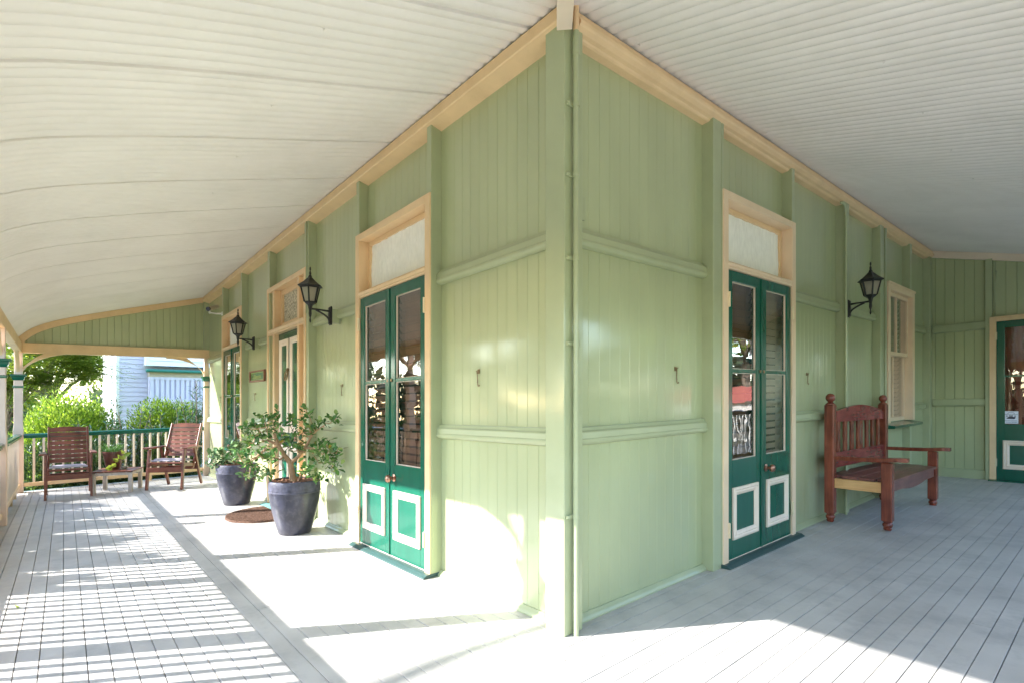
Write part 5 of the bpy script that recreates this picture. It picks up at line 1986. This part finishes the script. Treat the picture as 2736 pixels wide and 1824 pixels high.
for i, (x, y, h, r) in enumerate(spots):
    crown_tree('background_tree', 'green tree far beyond the driveway past the end of the verandah', (x, y, GZ), h, r, 3600, L_FERN, 150 + i, L=0.34, W=0.12, bark=BARK, group='trees beyond the driveway')
shrub('clipped_hedge', 'dark clipped hedge behind the white fence at the far left', 'hedge', (-24, -5.4, GZ), [((-24, -4.6, 0.85), (0.7, 1.5, 0.95)), ((-24, -6.2, 0.85), (0.7, 1.3, 0.95)), ((-24, -3.4, 0.8), (0.6, 1.0, 0.85))], 9000, 0.13, 0.06, L_DARK, 66, up=0.3, out=0.9)
# a leaning street tree: its limb throws the soft slanting shadow on the boards near the corner
def street_tree():
    rnd = random.Random(303)
    t = thing('street_tree', 'slender leaning street tree on the kerbside lawn opposite the front door', 'tree', (-3.9, -7.8, GZ))
    m = MB()
    m.tube([(0, 0, 0), (-0.05, 0.02, 2.4), (-0.15, 0.0, 4.45)], [0.13, 0.11, 0.09], 10)
    m.tube([(-0.15, 0, 4.40), (-0.42, 0, 4.72), (-0.9, 0.02, 5.18), (-1.4, -0.02, 5.75), (-1.9, 0, 6.5), (-2.2, 0, 7.6)], [0.06, 0.048, 0.042, 0.036, 0.03, 0.015], 10)
    m.tube([(-0.15, 0, 4.40), (0.3, 0.0, 5.6), (0.6, 0.1, 7.4)], [0.07, 0.05, 0.02], 8)
    m.build('trunk', GUMBARK, t, world=False, smooth=True)
    m = MB()
    for c, r in (((-2.1, 0, 8.0), (1.3, 1.2, 0.7)), ((0.6, 0.1, 8.1), (1.2, 1.2, 0.7)), ((-0.8, -0.3, 8.7), (1.4, 1.4, 0.7))):
        for p, d in blob_pts(rnd, c, r, 2200, 0.2):
            m.leaf(p, d * 0.5 + Vector((rnd.uniform(-1, 1), rnd.uniform(-1, 1), rnd.uniform(-1.2, 0.4))), (rnd.uniform(-1, 1), rnd.uniform(-1, 1), 1), 0.22, 0.06, 0.2)
    m.build('crown', L_GUM, t, world=False, normals=False)


street_tree()
shrub('added_shrub', 'round dark shrub added on the street lawn to darken the end door glass', 'shrub', (-0.9, -6.2, GZ), [((-0.9, -6.2, 0.7), (1.0, 0.9, 1.35))], 6000, 0.14, 0.06, L_DARK, 310, up=0.4, out=0.8)  # added out of view to block a bright reflection in the end door
# the wooded skyline all round, far off
rnd = random.Random(404)
m = MB()
for k in range(26000):
    a = rnd.uniform(0, 2 * PI)
    R = rnd.uniform(40, 47)
    top = 3.2 + 1.2 * math.sin(a * 9) + 1.0 * math.sin(a * 23 + 1) + 0.6 * math.sin(a * 51)
    z = GZ + (top - GZ) * rnd.random() ** 0.8
    d = Vector((rnd.uniform(-1, 1), rnd.uniform(-1, 1), rnd.uniform(-0.8, 0.8)))
    m.leaf((-5 + R * math.cos(a), R * math.sin(a), z), d, (rnd.uniform(-1, 1), rnd.uniform(-1, 1), rnd.uniform(-1, 1)), rnd.uniform(0.6, 1.3), rnd.uniform(0.3, 0.6), 0.2)
o = m.build('distant_trees', L_GUM, normals=False)
o['kind'] = 'stuff'
# hedge along the street railing (its shade falls on the boards)
LABS = ['leafy shrub outside the street railing nearest the far corner post', 'leafy shrub outside the street railing beside the left armchair', 'leafy shrub outside the street railing before the ball topped newel',
        'leafy shrub outside the street railing by the second post from the far corner', 'leafy shrub outside the street railing opposite the left half of the front door', 'leafy shrub outside the street railing opposite the right half of the front door',
        'low leafy shrub outside the street railing opposite the large planter']
for i, (x, h, w) in enumerate(((-9.35, 1.02, 0.50), (-8.42, 0.90, 0.42), (-7.55, 1.05, 0.44), (-6.72, 0.95, 0.40), (-5.82, 1.0, 0.42), (-4.95, 0.98, 0.44), (-4.25, 0.70, 0.24))):
    shrub('street_shrub', LABS[i], 'shrub', (x, -3.45, GZ),
          [((x, -3.45, GZ + (h - GZ) * 0.5), (w, 0.42, (h - GZ) * 0.5)), ((x + 0.15, -3.4, h - 0.28), (w * 0.6, 0.3, 0.42))], 5200, 0.12, 0.05, L_DARK, 70 + i, up=0.5, out=0.7, shell=0.3)
for i, y in enumerate((1.2, 3.4, 5.6, 7.6)):
    shrub('side_shrub', 'flowering green shrub planted along the side railing', 'shrub', (3.9, y, GZ), [((3.9, y, -0.25), (0.45, 0.85, 0.6))], 2500, 0.12, 0.05, L_LIME if i % 2 else L_DARK, 90 + i, up=0.5, out=0.7, group='shrubs along the side railing')

# ------------------------------------------------------------------ white picket fence far left
fn_ = thing('white_fence', 'low white picket fence far off beside the driveway', 'fence', (-22.5, -4.8, GZ))
m = MB()
for z in (0.25, 0.8):
    m.box((-0.02, -1.9, z), (0.02, 2.6, z + 0.08))
m.build('fence_rail', NHOUSE2, fn_, world=False)
for i in range(30):
    y = -1.85 + i * 0.15
    MB().box((0.021, y - 0.035, 0.05), (0.04, y + 0.035, 1.0)).build('picket', NHOUSE2, fn_, world=False)


# ------------------------------------------------------------------ neighbouring weatherboard house
def neighbour():
    t = thing('weatherboard_house', 'white weatherboard house with green hood and battened bay beyond the garden', 'house', (-17, -0.92, GZ))
    X, Y0, Y1 = -17.0, -0.92, 7.0
    zb, zt = GZ, 4.2

    def q(p):
        return (p[0] + 17, p[1] + 0.92, p[2] - GZ)
    # front (facing the verandah) in the shaded tint and sunny side in white, as lapped boards
    m = MB()
    m2 = MB()
    z = zb
    p = 0.136
    while z < zt:
        m.add([q((X + 0.018, Y0, z)), q((X + 0.018, Y1, z)), q((X + 0.004, Y1, z + p - 0.014)), q((X + 0.004, Y0, z + p - 0.014))], [(0, 1, 2, 3)])
        m.add([q((X - 0.03, Y0, z)), q((X - 0.03, Y1, z)), q((X + 0.018, Y1, z)), q((X + 0.018, Y0, z))], [(0, 1, 2, 3)])
        m.add([q((X - 0.03, Y0, z - 0.02)), q((X - 0.03, Y1, z - 0.02)), q((X - 0.03, Y1, z)), q((X - 0.03, Y0, z))], [(0, 1, 2, 3)])
        m2.add([q((X, Y0 - 0.018, z)), q((X - 7, Y0 - 0.018, z)), q((X - 7, Y0 - 0.002, z + p)), q((X, Y0 - 0.002, z + p))], [(0, 1, 2, 3)])
        m2.add([q((X, Y0 - 0.002, z)), q((X - 7, Y0 - 0.002, z)), q((X - 7, Y0 - 0.018, z)), q((X, Y0 - 0.018, z))], [(0, 1, 2, 3)])
        z += p
    m.build('front_wall', NHOUSE_SHADED, t, world=False, normals=False)
    m2.build('side_wall', NHOUSE2, t, world=False, normals=False)
    MB().box(q((X - 0.09, Y0 - 0.03, zb)), q((X + 0.03, Y0 + 0.05, zt))).build('corner_board', NHOUSE2, t, world=False)
    MB().box(q((X - 0.62, Y0 - 0.13, zb)), q((X - 0.54, Y0 - 0.05, zt))).build('downpipe', NHOUSE2, t, world=False, bevel=0.02)
    # projecting bay: upper boards, hood with green gutter, battened screen
    b0, b1, bx = -0.29, 6.0, X + 0.45
    m = MB()
    z = 2.62
    while z < 4.2:
        m.add([q((bx + 0.045, b0, z)), q((bx + 0.045, b1, z)), q((bx + 0.03, b1, z + 0.135)), q((bx + 0.03, b0, z + 0.135))], [(0, 1, 2, 3)])
        m.add([q((bx + 0.001, b0, z)), q((bx + 0.001, b1, z)), q((bx + 0.045, b1, z)), q((bx + 0.045, b0, z))], [(0, 1, 2, 3)])
        z += 0.15
    m.box(q((X + 0.02, b0, 2.62)), q((bx, b1, 4.2)))
    m.build('bay_boards', NHOUSE2, t, world=False, normals=False)
    m = MB()
    m.box(q((X + 0.03, b0 + 0.05, 2.44)), q((bx + 0.16, b1, 2.52)))
    m.tube([q((bx + 0.17, b0, 2.47)), q((bx + 0.17, b1, 2.47))], 0.04, 10)
    m.build('green_gutter', NGREEN, t, world=False)
    MB().box(q((X + 0.03, b0 + 0.09, 2.30)), q((bx + 0.02, b1, 2.435))).build('bay_head', NBEIGE, t, world=False)
    MB().box(q((X + 0.03, b0 + 0.10, zb)), q((bx - 0.06, b1, 2.30))).build('bay_wall', NHOUSE_SHADED, t, world=False)
    MB().box(q((bx - 0.06, b0 + 0.10, 2.22)), q((bx + 0.01, b1, 2.298))).build('batten_rail', NHOUSE_SHADED, t, world=False)
    MB().box(q((bx - 0.06, b0 + 0.10, 1.56)), q((bx + 0.01, b1, 1.65))).build('batten_rail', NHOUSE_SHADED, t, world=False)
    y = b0 + 0.12
    while y < 3.4:
        MB().box(q((bx - 0.06, y, 1.652)), q((bx - 0.005, y + 0.085, 2.22))).build('batten', NHOUSE_SHADED, t, world=False)
        y += 0.128
    m = MB()
    m.add([q((X + 0.5, Y0 - 0.5, 4.2)), q((X + 0.5, Y1, 4.2)), q((X - 3.5, Y1, 6.2)), q((X - 3.5, Y0 + 2, 6.2)), q((X - 7.5, Y0 - 0.5, 4.2)), q((X - 7.5, Y1, 4.2))],
          [(0, 1, 2, 3), (0, 3, 4), (4, 3, 2, 5)])
    m.build('roof', ROOFM, t, world=False, normals=False)


neighbour()
sh = thing('garden_shed', 'small cream garden shed with a red iron roof beyond the side verandah', 'shed', (8.6, 19.0, GZ))
MB().box((-2.0, -1.2, 0.0), (2.0, 1.2, 1.55)).build('wall', CONCRETE, sh, world=False)
m = MB()
m.prism([(-2.2, -1.45, 1.53), (-2.2, 1.45, 1.53), (-2.2, 0.0, 2.15)], [(2.2, -1.45, 1.53), (2.2, 1.45, 1.53), (2.2, 0.0, 2.15)])
m.build('roof', REDCAR, sh, world=False)


# ------------------------------------------------------------------ light
EL = math.radians(26.4)
LD = Vector((0.53 * math.cos(EL), 0.848 * math.cos(EL), -math.sin(EL)))
sd = bpy.data.lights.new('sun', 'SUN')
sd.energy = 2.5
sd.angle = math.radians(0.53)
sd.color = (1.0, 0.985, 0.965)
so = bpy.data.objects.new('sun', sd)
COL.objects.link(so)
so.rotation_euler = LD.to_track_quat('-Z', 'Y').to_euler()
so.location = (-10, -16, 12)
w = bpy.data.worlds.new('World')
scene.world = w
w.use_nodes = True
nt = w.node_tree
bg = nt.nodes['Background']
sky = nt.nodes.new('ShaderNodeTexSky')
sky.sky_type = 'NISHITA'
sky.sun_disc = False
sky.sun_elevation = EL
sky.sun_rotation = math.atan2(-LD.x, -LD.y)
sky.dust_density = 0.4
nt.links.new(sky.outputs[0], bg.inputs['Color'])
bg.inputs['Strength'].default_value = 0.15

# ------------------------------------------------------------------ camera
cd = bpy.data.cameras.new('camera')
cd.sensor_width = 36
cd.lens = 36 * 1409.0 / 2736.0
cd.shift_y = 160.0 / 2736.0
cd.clip_end = 500
co = bpy.data.objects.new('camera', cd)
COL.objects.link(co)
co.location = (2.018, -2.091, 1.2933)
co.rotation_euler = (PI / 2, 0, math.radians(49.65))
scene.camera = co

scene.view_settings.view_transform = 'Standard'
scene.view_settings.look = 'None'
scene.view_settings.exposure = 2.95
scene.view_settings.gamma = 1.0
scene.render.engine = 'CYCLES'
scene.cycles.use_denoising = True
scene.cycles.max_bounces = 10
scene.cycles.diffuse_bounces = 6
scene.cycles.glossy_bounces = 4
scene.cycles.transparent_max_bounces = 12
scene.cycles.sample_clamp_indirect = 6
